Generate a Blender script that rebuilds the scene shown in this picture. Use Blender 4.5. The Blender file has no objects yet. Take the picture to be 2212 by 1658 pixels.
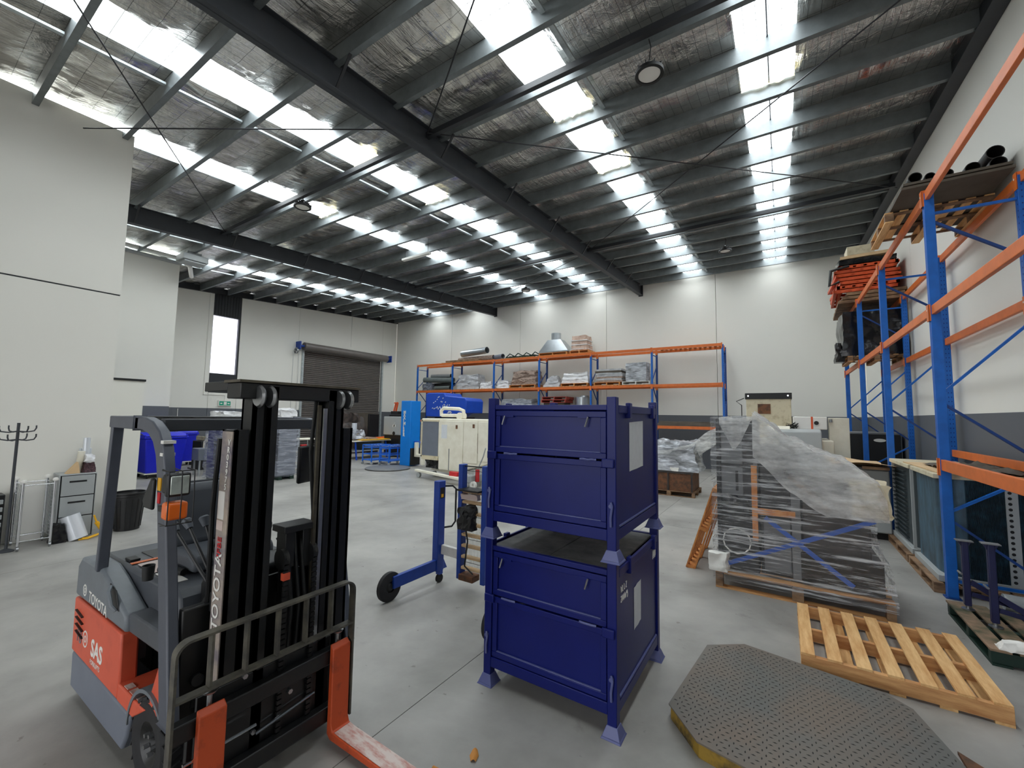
import bpy, math, random
from mathutils import Vector, Matrix, noise
import numpy as np
R = math.radians
random.seed(4)
sc = bpy.context.scene
COL = sc.collection

# ---------------- camera, world, exposure ----------------
H = 2.05
cam_d = bpy.data.cameras.new('camera'); cam = bpy.data.objects.new('camera', cam_d); COL.objects.link(cam)
sc.camera = cam
cam_d.sensor_fit = 'HORIZONTAL'; cam_d.sensor_width = 36.0
cam_d.lens = 905.0 / 2212.0 * 36.0
cam_d.clip_start = 0.05; cam_d.clip_end = 200
_y, _p, _r = R(32.75), R(4.38), R(0.88)
fw = Vector((-math.sin(_y)*math.cos(_p), math.cos(_y)*math.cos(_p), math.sin(_p)))
rt = Vector((math.cos(_y), math.sin(_y), 0)); up = rt.cross(fw)
rx = math.cos(_r)*rt + math.sin(_r)*up
uy = -math.sin(_r)*rt + math.cos(_r)*up
mw = Matrix.Identity(4)
for i in range(3):
    mw[i][0] = rx[i]; mw[i][1] = uy[i]; mw[i][2] = -fw[i]
mw[0][3], mw[1][3], mw[2][3] = 0, 0, H
cam.matrix_world = mw

world = bpy.data.worlds.new('sky'); sc.world = world; world.use_nodes = True
bg = world.node_tree.nodes['Background']
bg.inputs['Color'].default_value = (0.95, 0.97, 1.0, 1)      # even overcast sky
bg.inputs['Strength'].default_value = 1.5
SKY_EMIT = 5.2                                                # glow of the fibreglass roof lights
sc.view_settings.view_transform = 'Standard'
sc.view_settings.look = 'None'
sc.view_settings.exposure = 0.98
sc.view_settings.gamma = 1.0
sc.view_settings.use_curve_mapping = False
sc.cycles.max_bounces = 8
sc.cycles.diffuse_bounces = 5
sc.cycles.transparent_max_bounces = 12
sc.cycles.sample_clamp_indirect = 6.0
sc.cycles.use_denoising = True

# ---------------- materials ----------------
def lin(c):
    return tuple((v/255/12.92 if v/255 <= .04045 else ((v/255+.055)/1.055)**2.4) for v in c) + (1,)
MATS = {}
def mat(name, col, rough=.6, metal=0, var=0, scale=4, col2=None, bump=0, bscale=60, spec=None, coat=0, stretch=(1,1,1), thr=None):
    if name in MATS: return MATS[name]
    m = bpy.data.materials.new(name); m.use_nodes = True; nt = m.node_tree; b = nt.nodes['Principled BSDF']
    b.inputs['Roughness'].default_value = rough; b.inputs['Metallic'].default_value = metal
    if coat: b.inputs['Coat Weight'].default_value = coat
    if spec is not None: b.inputs['Specular IOR Level'].default_value = spec
    c1 = lin(col)
    b.inputs['Base Color'].default_value = c1
    geo = None
    def coords(s):
        nonlocal geo
        if geo is None: geo = nt.nodes.new('ShaderNodeNewGeometry')
        mp = nt.nodes.new('ShaderNodeMapping'); mp.inputs['Scale'].default_value = tuple(s*k for k in stretch)
        nt.links.new(geo.outputs['Position'], mp.inputs['Vector']); return mp.outputs['Vector']
    if var or col2:
        c2 = lin(col2) if col2 else tuple(v*(1-var) for v in c1[:3]) + (1,)
        n = nt.nodes.new('ShaderNodeTexNoise'); n.inputs['Scale'].default_value = 1.0; n.inputs['Detail'].default_value = 6
        n.inputs['Roughness'].default_value = .62
        nt.links.new(coords(scale), n.inputs['Vector'])
        cr = nt.nodes.new('ShaderNodeValToRGB')
        a, bb = thr if thr else (.38, .66)
        cr.color_ramp.elements[0].position = a; cr.color_ramp.elements[1].position = bb
        cr.color_ramp.elements[0].color = c1; cr.color_ramp.elements[1].color = c2
        nt.links.new(n.outputs['Fac'], cr.inputs['Fac']); nt.links.new(cr.outputs['Color'], b.inputs['Base Color'])
    if bump:
        n2 = nt.nodes.new('ShaderNodeTexNoise'); n2.inputs['Scale'].default_value = 1.0; n2.inputs['Detail'].default_value = 4
        nt.links.new(coords(bscale), n2.inputs['Vector'])
        bp = nt.nodes.new('ShaderNodeBump'); bp.inputs['Strength'].default_value = bump; bp.inputs['Distance'].default_value = .01
        nt.links.new(n2.outputs['Fac'], bp.inputs['Height']); nt.links.new(bp.outputs['Normal'], b.inputs['Normal'])
    MATS[name] = m; return m

def film(name, col, cover=(.35, .75), dens=.5, rough=.18, scale=(3, 3, 30), bump=.6, glow=0, base=.10):
    """stretch film: see-through between white glossy streaks"""
    m = bpy.data.materials.new(name); m.use_nodes = True; nt = m.node_tree; N = nt.nodes; L = nt.links
    b = N['Principled BSDF']; out = N['Material Output']
    b.inputs['Base Color'].default_value = lin(col); b.inputs['Roughness'].default_value = rough
    b.inputs['Specular IOR Level'].default_value = .8
    g = N.new('ShaderNodeNewGeometry'); mp = N.new('ShaderNodeMapping'); mp.inputs['Scale'].default_value = scale
    mp.inputs['Rotation'].default_value = (0, R(6), 0)
    n = N.new('ShaderNodeTexNoise'); n.inputs['Scale'].default_value = 1; n.inputs['Detail'].default_value = 7; n.inputs['Roughness'].default_value = .7
    L.new(g.outputs['Position'], mp.inputs['Vector']); L.new(mp.outputs['Vector'], n.inputs['Vector'])
    cr = N.new('ShaderNodeValToRGB'); cr.color_ramp.elements[0].position = cover[0]; cr.color_ramp.elements[1].position = cover[1]
    cr.color_ramp.elements[0].color = (base, base, base, 1); cr.color_ramp.elements[1].color = (dens, dens, dens, 1)
    L.new(n.outputs['Fac'], cr.inputs['Fac'])
    bp = N.new('ShaderNodeBump'); bp.inputs['Strength'].default_value = bump; bp.inputs['Distance'].default_value = .02
    L.new(n.outputs['Fac'], bp.inputs['Height']); L.new(bp.outputs['Normal'], b.inputs['Normal'])
    t = N.new('ShaderNodeBsdfTransparent'); mx = N.new('ShaderNodeMixShader')
    sh = b.outputs[0]
    if glow:
        tl = N.new('ShaderNodeBsdfTranslucent'); tl.inputs['Color'].default_value = lin(col); m2 = N.new('ShaderNodeMixShader'); m2.inputs[0].default_value = glow
        L.new(sh, m2.inputs[1]); L.new(tl.outputs[0], m2.inputs[2]); sh = m2.outputs[0]
    L.new(cr.outputs['Color'], mx.inputs[0]); L.new(t.outputs[0], mx.inputs[1]); L.new(sh, mx.inputs[2])
    L.new(mx.outputs[0], out.inputs['Surface']); MATS[name] = m; return m

# ---------------- mesh builder ----------------
class G:
    def __init__(s): s.v = []; s.f = []
    def add(s, vs, fs):
        o = len(s.v); s.v.extend([tuple(v) for v in vs]); s.f.extend([tuple(i+o for i in f) for f in fs]); return s
    def box(s, x0, x1, y0, y1, z0, z1):
        vs = [(x0,y0,z0),(x1,y0,z0),(x1,y1,z0),(x0,y1,z0),(x0,y0,z1),(x1,y0,z1),(x1,y1,z1),(x0,y1,z1)]
        return s.add(vs, [(0,3,2,1),(4,5,6,7),(0,1,5,4),(1,2,6,5),(2,3,7,6),(3,0,4,7)])
    def beam(s, p, q, w, h, up=(0,0,1)):
        p = Vector(p); q = Vector(q); d = (q-p).normalized(); up = Vector(up)
        if abs(d.dot(up)) > .98: up = Vector((1,0,0))
        a = d.cross(up).normalized()*w/2; b = a.cross(d).normalized()*h/2
        vs = [p-a-b, p+a-b, p+a+b, p-a+b, q-a-b, q+a-b, q+a+b, q-a+b]
        return s.add(vs, [(0,1,2,3),(7,6,5,4),(4,5,1,0),(5,6,2,1),(6,7,3,2),(7,4,0,3)])
    def frust(s, x0, x1, y0, y1, z0, X0, X1, Y0, Y1, z1):
        vs = [(x0,y0,z0),(x1,y0,z0),(x1,y1,z0),(x0,y1,z0),(X0,Y0,z1),(X1,Y0,z1),(X1,Y1,z1),(X0,Y1,z1)]
        return s.add(vs, [(0,3,2,1),(4,5,6,7),(0,1,5,4),(1,2,6,5),(2,3,7,6),(3,0,4,7)])
    def cyl(s, p, q, r, r2=None, n=16, cap=True):
        p = Vector(p); q = Vector(q); d = (q-p).normalized(); r2 = r if r2 is None else r2
        u = Vector((0,0,1)) if abs(d.z) < .9 else Vector((1,0,0)); a = d.cross(u).normalized(); b = d.cross(a)
        vs = []
        for k in range(n):
            t = 2*math.pi*k/n; e = a*math.cos(t)+b*math.sin(t); vs += [p+e*r, q+e*r2]
        fs = [(2*k, 2*k+1, (2*k+3) % (2*n), (2*k+2) % (2*n)) for k in range(n)]
        if cap: fs += [tuple(range(0, 2*n, 2)), tuple(range(2*n-1, 0, -2))]
        return s.add(vs, fs)
    def pipe(s, p, q, r, t, n=20):     # open tube with wall thickness
        p = Vector(p); q = Vector(q); d = (q-p).normalized()
        u = Vector((0,0,1)) if abs(d.z) < .9 else Vector((1,0,0)); a = d.cross(u).normalized(); b = d.cross(a)
        vs = []
        for k in range(n):
            th = 2*math.pi*k/n; e = a*math.cos(th)+b*math.sin(th); vs += [p+e*r, q+e*r, q+e*(r-t), p+e*(r-t)]
        fs = []
        for k in range(n):
            i = 4*k; j = 4*((k+1) % n)
            for c in range(4): fs.append((i+c, i+(c+1) % 4, j+(c+1) % 4, j+c))
        return s.add(vs, fs)
    def tube(s, pts, r, n=8):
        pts = [Vector(p) for p in pts]; vs = []; pa = None
        for i, p in enumerate(pts):
            d = (pts[min(i+1, len(pts)-1)]-pts[max(i-1, 0)]).normalized()
            if pa is None:
                u = Vector((0,0,1)) if abs(d.z) < .9 else Vector((1,0,0)); pa = d.cross(u).normalized()
            pa = (pa-d*pa.dot(d)).normalized(); b = d.cross(pa)
            vs += [p+(pa*math.cos(2*math.pi*k/n)+b*math.sin(2*math.pi*k/n))*r for k in range(n)]
        fs = []
        for i in range(len(pts)-1):
            for k in range(n): fs.append((i*n+k, i*n+(k+1) % n, (i+1)*n+(k+1) % n, (i+1)*n+k))
        fs += [tuple(range(n))[::-1], tuple((len(pts)-1)*n+k for k in range(n))]
        return s.add(vs, fs)
    def lathe(s, c, prof, n=24, axis='z'):
        vs = []; m = len(prof)
        for k in range(n):
            t = 2*math.pi*k/n
            for r, z in prof:
                a, b = r*math.cos(t), r*math.sin(t)
                vs.append({'z': (c[0]+a, c[1]+b, c[2]+z), 'y': (c[0]+a, c[1]+z, c[2]+b), 'x': (c[0]+z, c[1]+a, c[2]+b)}[axis])
        fs = []
        for k in range(n):
            for j in range(m-1): fs.append((k*m+j, ((k+1) % n)*m+j, ((k+1) % n)*m+j+1, k*m+j+1))
        return s.add(vs, fs)
    def prism(s, pts, a0, a1, axis='y'):
        n = len(pts)
        f = {'y': lambda p, a: (p[0], a, p[1]), 'x': lambda p, a: (a, p[0], p[1]), 'z': lambda p, a: (p[0], p[1], a)}[axis]
        vs = [f(p, a0) for p in pts]+[f(p, a1) for p in pts]
        return s.add(vs, [tuple(range(n)), tuple(range(2*n-1, n-1, -1))]+[(k, k+n, (k+1) % n+n, (k+1) % n) for k in range(n)])
    def grid(s, fn, nu, nv):
        vs = [fn(i/nu, j/nv) for i in range(nu+1) for j in range(nv+1)]
        return s.add(vs, [(i*(nv+1)+j, (i+1)*(nv+1)+j, (i+1)*(nv+1)+j+1, i*(nv+1)+j+1) for i in range(nu) for j in range(nv)])
    def blob(s, x0, x1, y0, y1, z0, z1, amp=.03, fr=5, n=10, seed=0, taper=0, strz=1.0):
        """crumpled box: cube surface grid pushed by noise, z0 kept flat"""
        key = {}; vs = []; fs = []
        def vid(a, b, c):
            k = (a, b, c)
            if k not in key:
                x, y, z = x0+(x1-x0)*a/n, y0+(y1-y0)*b/n, z0+(z1-z0)*c/n
                tz = c/n*taper; cx, cy = (x0+x1)/2, (y0+y1)/2
                x = cx+(x-cx)*(1-tz); y = cy+(y-cy)*(1-tz)
                d = noise.noise_vector(Vector((x*fr+seed, y*fr, z*fr*strz)))*amp
                d += noise.noise_vector(Vector((x*fr*2.7+seed, y*fr*2.7, z*fr*2.7*strz)))*amp*.5
                if c == 0: d.z = 0
                if c == 0: d *= .3
                key[k] = len(vs); vs.append((x+d.x, y+d.y, z+d.z))
            return key[k]
        for i in range(n):
            for j in range(n):
                fs += [(vid(i,j,0), vid(i,j+1,0), vid(i+1,j+1,0), vid(i+1,j,0)), (vid(i,j,n), vid(i+1,j,n), vid(i+1,j+1,n), vid(i,j+1,n)),
                       (vid(i,0,j), vid(i+1,0,j), vid(i+1,0,j+1), vid(i,0,j+1)), (vid(i,n,j), vid(i,n,j+1), vid(i+1,n,j+1), vid(i+1,n,j)),
                       (vid(0,i,j), vid(0,i,j+1), vid(0,i+1,j+1), vid(0,i+1,j)), (vid(n,i,j), vid(n,i+1,j), vid(n,i+1,j+1), vid(n,i,j+1))]
        return s.add(vs, fs)
    def turn(s, c, ang, axis='Z'):
        M = Matrix.Translation(Vector(c)) @ Matrix.Rotation(R(ang), 4, axis) @ Matrix.Translation(-Vector(c))
        s.v = [tuple(M @ Vector(v)) for v in s.v]; return s
    def move(s, dx, dy, dz=0):
        s.v = [(a+dx, b+dy, c+dz) for a, b, c in s.v]; return s

def thing(name, label, cat, loc=(0,0,0), group=None, rz=0):
    o = bpy.data.objects.new(name, None); COL.objects.link(o); o.empty_display_size = .2
    o.location = loc; o.rotation_euler = (0, 0, R(rz)); o['label'] = label; o['category'] = cat
    if group: o['group'] = group
    return o
def wmat(o):
    m = Matrix.LocRotScale(o.location, o.rotation_euler, None)
    return wmat(o.parent) @ m if o.parent else m
def ob(name, g, m, parent=None, local=False, smooth=True, bevel=0, label=None, kind=None, ang=35):
    """one mesh object; g is in world coordinates unless local"""
    me = bpy.data.meshes.new(name)
    vs = g.v
    if parent is not None and not local:
        Mi = wmat(parent).inverted(); vs = [tuple(Mi @ Vector(v)) for v in vs]
    me.from_pydata(vs, [], g.f); me.update()
    if smooth:
        me.polygons.foreach_set('use_smooth', [True]*len(me.polygons)); me.set_sharp_from_angle(angle=R(ang))
    if m: me.materials.append(MATS[m] if isinstance(m, str) else m)
    o = bpy.data.objects.new(name, me); COL.objects.link(o)
    if parent is not None: o.parent = parent
    if bevel:
        b = o.modifiers.new('bevel', 'BEVEL'); b.width = bevel; b.segments = 2; b.limit_method = 'ANGLE'; b.angle_limit = R(40)
    if label: o['label'] = label
    if kind: o['kind'] = kind
    return o
def single(name, g, m, label, cat, group=None, **k):
    """a thing that is one mesh: origin at its base"""
    a = np.array(g.v); c = (float((a[:,0].min()+a[:,0].max())/2), float((a[:,1].min()+a[:,1].max())/2), float(a[:,2].min()))
    g.move(-c[0], -c[1], -c[2])
    o = ob(name, g, m, None, **k); o.location = c; o['label'] = label; o['category'] = cat
    if group: o['group'] = group
    return o
def struct(name, g, m, **k):
    o = ob(name, g, m, None, **k); o['kind'] = 'structure'; return o
def copy_tree(o, parent=None, loc=None, rz=None, label=None):
    c = o.copy(); COL.objects.link(c); c.parent = parent
    if loc is not None: c.location = loc
    if rz is not None: c.rotation_euler = (0, 0, R(rz))
    if label: c['label'] = label
    for ch in list(o.children): copy_tree(ch, c)
    return c
def text(s, size, origin, xdir, ydir, m, parent, name='lettering', depth=.002, spacing=1.0, shear=0, lead=1.0, align='LEFT', bold=0):
    cu = bpy.data.curves.new('t', 'FONT'); cu.body = s; cu.size = size; cu.extrude = depth/2; cu.space_character = spacing
    cu.shear = shear; cu.space_line = lead; cu.align_x = align; cu.resolution_u = 3; cu.offset = bold
    t = bpy.data.objects.new('t', cu); COL.objects.link(t)
    dg = bpy.context.evaluated_depsgraph_get(); dg.update()
    me = bpy.data.meshes.new_from_object(t.evaluated_get(dg)); bpy.data.objects.remove(t)
    X = Vector(xdir).normalized(); Y = Vector(ydir).normalized(); Z = X.cross(Y)
    M = Matrix.Identity(4)
    for i in range(3): M[i][0], M[i][1], M[i][2], M[i][3] = X[i], Y[i], Z[i], origin[i]
    me.transform(wmat(parent).inverted() @ M); me.materials.clear(); me.materials.append(MATS[m])
    o = bpy.data.objects.new(name, me); COL.objects.link(o); o.parent = parent; return o

# palette
mat('purlin', (120,126,128), .42, .35, var=.2, scale=5)
mat('galv', (188,196,198), .42, .45, var=.25, scale=9)
mat('beam_grey', (58,61,66), .55, .1, var=.15, scale=3)
mat('dark_trim', (38,40,44), .5)
mat('rod', (40,40,44), .5, .4)
mat('rack_blue', (4,98,190), .42, var=.18, scale=7, bump=.05)
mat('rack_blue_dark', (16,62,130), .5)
mat('rack_orange', (220,112,46), .42, var=.16, scale=6)
mat('black', (16,17,18), .5, var=.2, scale=8)
mat('black_gloss', (12,12,14), .22)
mat('rubber', (34,34,36), .75, var=.35, scale=14)
mat('hole', (12,48,120), .8)
mat('white', (228,226,220), .5)
mat('paper', (214,218,222), .7, var=.06, scale=20)
mat('steel', (170,172,174), .3, .9, var=.15, scale=20)
mat('chrome', (215,217,220), .16, 1.0)
mat('grey_plastic', (84,90,98), .5, var=.1, scale=6)
mat('wood', (232,190,132), .65, var=.3, scale=3, col2=(200,146,88), stretch=(6,.8,6), bump=.1, bscale=20)
mat('wood_x', (214,164,108), .65, scale=3, col2=(170,114,66), stretch=(.8,6,6), bump=.1, bscale=20)
mat('wood_orange', (220,150,82), .6, scale=3, col2=(186,112,54), stretch=(3,3,3))
mat('wood_old', (150,118,88), .75, scale=5, col2=(92,68,48), stretch=(1,1,3))
mat('wood_green', (150,122,98), .75, scale=5, col2=(70,74,52))
mat('green_dark', (22,52,42), .6, var=.3, scale=7)
mat('ply', (214,182,140), .7, var=.15, scale=3)
mat('cream', (234,230,214), .5, scale=3, col2=(218,212,192), thr=(.4,.75))
mat('cream_dirty', (206,196,168), .55, scale=6, col2=(150,132,100), thr=(.5,.8))
mat('crate_blue', (14,26,102), .36, var=.14, scale=3, bump=.03, bscale=30, spec=.28)
mat('crate_edge', (86,92,140), .4)
mat('crate_top', (126,126,124), .7, scale=6, col2=(92,92,94))
mat('sky_blue', (0,124,216), .38, var=.08, scale=3)
mat('trolley_blue', (24,104,206), .4)
mat('box_pink', (216,190,172), .6, scale=6, col2=(186,152,134), bump=.3, bscale=12)
mat('hopper_blue', (16,72,184), .4, var=.12, scale=4)
mat('loader_blue', (22,66,158), .42, var=.2, scale=9)
mat('bin_blue', (22,34,204), .4, var=.1, scale=3)
mat('orange_paint', (212,88,60), .45, scale=5, col2=(184,70,46), thr=(.5,.8))
mat('fork_orange', (196,78,36), .5, scale=12, col2=(124,52,30), thr=(.52,.8))
mat('fork_worn', (206,190,182), .5, scale=9, col2=(172,92,72), thr=(.42,.7), stretch=(1,3,1))
mat('side_grey', (112,118,130), .5, var=.08, scale=4)
mat('hood_grey', (74,78,84), .45, var=.22, scale=7)
mat('hood_light', (110,116,122), .45, var=.15, scale=7)
mat('guard_grey', (80,84,94), .45, var=.15, scale=8)
mat('mast_black', (20,21,22), .42, scale=14, col2=(34,32,28), thr=(.5,.8))
mat('mast_plate', (186,172,156), .42, .2, scale=3, col2=(118,112,122), stretch=(1,1,2))
mat('rail_wear', (104,98,84), .35, .7, var=.4, scale=14)
mat('backrest', (64,62,58), .5, scale=10, col2=(96,92,80))
mat('rust', (120,78,50), .75, scale=10, col2=(70,52,40))
mat('yellow', (226,170,40), .5, var=.1)
mat('yellow_dirty', (150,120,40), .6, scale=8, col2=(60,52,34), thr=(.4,.6))
mat('orange_lamp', (226,104,26), .25)
mat('lens', (196,204,196), .12, .3, var=.2, scale=20)
mat('red', (196,36,40), .45)
mat('green_sign', (20,158,124), .5)
mat('green_tape', (104,172,128), .6)
mat('dirt_white', (222,220,214), .7, var=.15, scale=8)
mat('foam', (236,234,228), .8)
mat('hessian', (180,160,146), .8, scale=10, col2=(120,98,86), stretch=(1,1,5))
mat('bag', (196,196,198), .35, scale=4, col2=(156,158,162), bump=.9, bscale=9, thr=(.35,.7))
mat('bag_white', (232,232,232), .3, scale=5, col2=(200,200,204), bump=.9, bscale=9, thr=(.4,.7))
mat('bag_black', (20,20,22), .2, bump=.8, bscale=9)
mat('foil_wrap', (196,200,206), .22, .3, scale=5, col2=(120,122,126), bump=1.0, bscale=10, thr=(.38,.66), stretch=(.6,.6,2.2))
mat('duct', (186,192,196), .3, .85, var=.1, scale=6)
mat('pvc_grey', (96,104,102), .5, var=.2, scale=5)
mat('pvc_dark', (30,28,28), .5)
mat('cardboard_dark', (88,80,70), .8, var=.2, scale=5)
mat('cabinet_grey', (164,168,168), .5, var=.04, scale=3)
mat('kick', (16,16,18), .7)
mat('coil', (20,44,54), .5, scale=10, col2=(44,84,104), thr=(.45,.75), bump=.4, bscale=40)
mat('coil_panel', (62,96,116), .45, scale=4, col2=(30,48,58), stretch=(2,2,.6))
mat('louvre', (46,56,60), .55)
mat('rope_yellow', (236,178,30), .5)
mat('roll_white', (226,230,236), .2, .25)
mat('strap_blue', (36,86,176), .5)
mat('seat', (70,74,80), .6, var=.1, scale=5)
mat('sticker', (206,188,180), .5)
mat('hat', (88,60,66), .8, scale=40, col2=(30,24,26))
mat('leaf', (196,132,60), .7)
film('film', (238,240,242), cover=(.49,.64), dens=.72, rough=.1, scale=(1.5,1.5,30), bump=1.0, base=.07)
film('film_white', (244,244,242), cover=(.34,.64), dens=.86, scale=(2.2,2.2,9), bump=.6, glow=.45, base=.28)
mat('tarp', (50,45,44), .6, scale=5, col2=(84,72,66), bump=.4, bscale=10)
mat('checker_dark', (52,52,50), .5, .2)
film('film_blue', (190,194,206), cover=(.40,.72), dens=.8, scale=(2,2,14))
# ================= room =================
SL = .0637
def zr(y): return 8.35-(19.1-y)*SL
XL, XR, YF, YB = -21.5, 2.55, 19.1, -6.0

# painted precast walls: pale above, dark grey dado to 2.2 m
def wall_mat(name, dado):
    m = bpy.data.materials.new(name); m.use_nodes = True; nt = m.node_tree; N = nt.nodes; L = nt.links; b = N['Principled BSDF']
    b.inputs['Roughness'].default_value = .62
    g = N.new('ShaderNodeNewGeometry'); n = N.new('ShaderNodeTexNoise'); n.inputs['Scale'].default_value = .8; n.inputs['Detail'].default_value = 5
    L.new(g.outputs['Position'], n.inputs['Vector'])
    cr = N.new('ShaderNodeValToRGB'); cr.color_ramp.elements[0].color = lin((232,230,222)); cr.color_ramp.elements[1].color = lin((225,223,215))
    L.new(n.outputs['Fac'], cr.inputs['Fac'])
    if dado:
        s = N.new('ShaderNodeSeparateXYZ'); L.new(g.outputs['Position'], s.inputs[0])
        lt = N.new('ShaderNodeMath'); lt.operation = 'LESS_THAN'; lt.inputs[1].default_value = 2.2; L.new(s.outputs['Z'], lt.inputs[0])
        mx = N.new('ShaderNodeMix'); mx.data_type = 'RGBA'; L.new(lt.outputs[0], mx.inputs['Factor']); L.new(cr.outputs['Color'], mx.inputs['A'])
        mx.inputs['B'].default_value = lin((94,97,102)); L.new(mx.outputs['Result'], b.inputs['Base Color'])
    else: L.new(cr.outputs['Color'], b.inputs['Base Color'])
    MATS[name] = m
wall_mat('wall_dado', True); wall_mat('wall_plain', False)

# concrete floor
m = bpy.data.materials.new('concrete'); m.use_nodes = True; nt = m.node_tree; N = nt.nodes; L = nt.links; b = N['Principled BSDF']
g_ = N.new('ShaderNodeNewGeometry')
def nz(scale, detail, dist=0, rg=.6, st=(1,1,1)):
    mp = N.new('ShaderNodeMapping'); mp.inputs['Scale'].default_value = st; L.new(g_.outputs['Position'], mp.inputs['Vector'])
    n = N.new('ShaderNodeTexNoise'); n.inputs['Scale'].default_value = scale; n.inputs['Detail'].default_value = detail
    n.inputs['Distortion'].default_value = dist; n.inputs['Roughness'].default_value = rg; L.new(mp.outputs[0], n.inputs['Vector']); return n.outputs['Fac']
cr = N.new('ShaderNodeValToRGB'); e = cr.color_ramp.elements; e[0].position = .3; e[1].position = .72
e[0].color = lin((126,124,119)); e[1].color = lin((174,172,166)); e2 = cr.color_ramp.elements.new(.5); e2.color = lin((152,150,145))
L.new(nz(.8, 10, .15, .6), cr.inputs['Fac'])
cr2 = N.new('ShaderNodeValToRGB'); cr2.color_ramp.elements[0].position = .62; cr2.color_ramp.elements[1].position = .8
cr2.color_ramp.elements[0].color = (1,1,1,1); cr2.color_ramp.elements[1].color = (.52,.51,.5,1)
L.new(nz(1.3, 7, .3, .68), cr2.inputs['Fac'])
cr3 = N.new('ShaderNodeValToRGB'); cr3.color_ramp.elements[0].position = .70; cr3.color_ramp.elements[1].position = .74
cr3.color_ramp.elements[0].color = (1,1,1,1); cr3.color_ramp.elements[1].color = (.55,.53,.5,1)
L.new(nz(9, 3, 0, .5), cr3.inputs['Fac'])
m1 = N.new('ShaderNodeMix'); m1.data_type = 'RGBA'; m1.blend_type = 'MULTIPLY'; m1.inputs['Factor'].default_value = 1
m2 = N.new('ShaderNodeMix'); m2.data_type = 'RGBA'; m2.blend_type = 'MULTIPLY'; m2.inputs['Factor'].default_value = .8
L.new(cr.outputs[0], m1.inputs['A']); L.new(cr2.outputs[0], m1.inputs['B']); L.new(m1.outputs['Result'], m2.inputs['A']); L.new(cr3.outputs[0], m2.inputs['B'])
L.new(m2.outputs['Result'], b.inputs['Base Color'])
rr = N.new('ShaderNodeMapRange'); rr.inputs['To Min'].default_value = .32; rr.inputs['To Max'].default_value = .6; L.new(nz(1.7, 6, .5), rr.inputs['Value'])
L.new(rr.outputs[0], b.inputs['Roughness'])
bp = N.new('ShaderNodeBump'); bp.inputs['Strength'].default_value = .08; bp.inputs['Distance'].default_value = .01; L.new(nz(30, 4), bp.inputs['Height']); L.new(bp.outputs[0], b.inputs['Normal'])
MATS['concrete'] = m

# floor: slabs with sawn joints between
fl = struct('floor', G().box(XL-.3, XR+.3, YB-.3, YF+.3, -.3, -.025), 'kick')
xs = [XL-.3, -14.2, -8.2, -2.25, XR+.3]; ys = [YB-.3, -3.2, 8.6, 14.0, YF+.3]
for i in range(len(xs)-1):
    for j in range(len(ys)-1):
        ob('floor_slab', G().box(xs[i]+.003, xs[i+1]-.003, ys[j]+.003, ys[j+1]-.003, -.025, 0), 'concrete', fl, smooth=False)

# back wall of the photo (far, Y = 19.1)
wf = struct('wall_back', G().box(XL-.35, XR+.35, YF+.15, YF+.3, 0, zr(YF)+.2), 'wall_dado', smooth=False)
ed = [XL, -16.67, -11.8, -6.95, -2.19, XR]
for a, b_ in zip(ed[:-1], ed[1:]):
    ob('wall_panel', G().box(a+.008, b_-.008, YF, YF+.15, 0, zr(YF)+.1), 'wall_dado', wf, smooth=False)
# right wall
wr = struct('wall_right', G().box(XR+.15, XR+.3, YB, YF, 0, 8.5), 'wall_dado', smooth=False)
for a, b_ in zip([YB, -1.0, 6.2, 12.6], [-1.0, 6.2, 12.6, YF]):
    g = G().prism([(a+.004, 0), (b_-.004, 0), (b_-.004, zr(b_)+.05), (a+.004, zr(a)+.05)], XR, XR+.15, 'x')
    ob('wall_panel', g, 'wall_dado', wr, smooth=False)
# left wall around the tall slot window and the shutter opening
wl = struct('wall_left', G().box(XL-.32, XL-.3, YB, 8.38, 0, 8.5), 'wall_dado', smooth=False)
def lp(a, b_, z0=0, z1=None):
    za, zb = (z1, z1) if z1 else (zr(a)-.12, zr(b_)-.12)
    ob('wall_panel', G().prism([(a+.006, z0), (b_-.006, z0), (b_-.006, zb), (a+.006, za)], XL-.3, XL, 'x'), 'wall_dado', wl, smooth=False)
lp(2.4, 8.38); lp(8.38, 9.53, 0, 2.9); lp(9.53, 12.40); lp(12.40, 17.95, 5.55); lp(17.95, YF); lp(12.40, 12.65, 0, 5.55)
# slot window
wn = struct('window_1', G().box(XL-.30, XL-.02, 8.38, 9.53, 6.42, zr(9)-.12).box(XL-.30, XL-.02, 8.38, 9.53, 2.9, 3.78), 'dark_trim', smooth=False)
ob('window_frame', G().box(XL-.2, XL-.1, 8.38, 8.42, 3.78, 6.42).box(XL-.2, XL-.02, 9.46, 9.53, 3.78, 6.42), 'dark_trim', wn)
mm = bpy.data.materials.new('lit_pane'); mm.use_nodes = True; bb = mm.node_tree.nodes['Principled BSDF']
bb.inputs['Base Color'].default_value = (.5,.5,.55,1); bb.inputs['Emission Color'].default_value = lin((226,228,244)); bb.inputs['Emission Strength'].default_value = 1.05
MATS['lit_pane'] = mm
ob('window_pane', G().box(XL-.18, XL-.16, 8.42, 9.46, 3.78, 6.42), 'lit_pane', wn, label='glowing frosted pane')
for k in range(9): ob('cladding_rib', G().box(XL-.02, XL-.005, 8.44+k*.12, 8.46+k*.12, 6.45, zr(9)-.2), 'black', wn)

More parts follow.
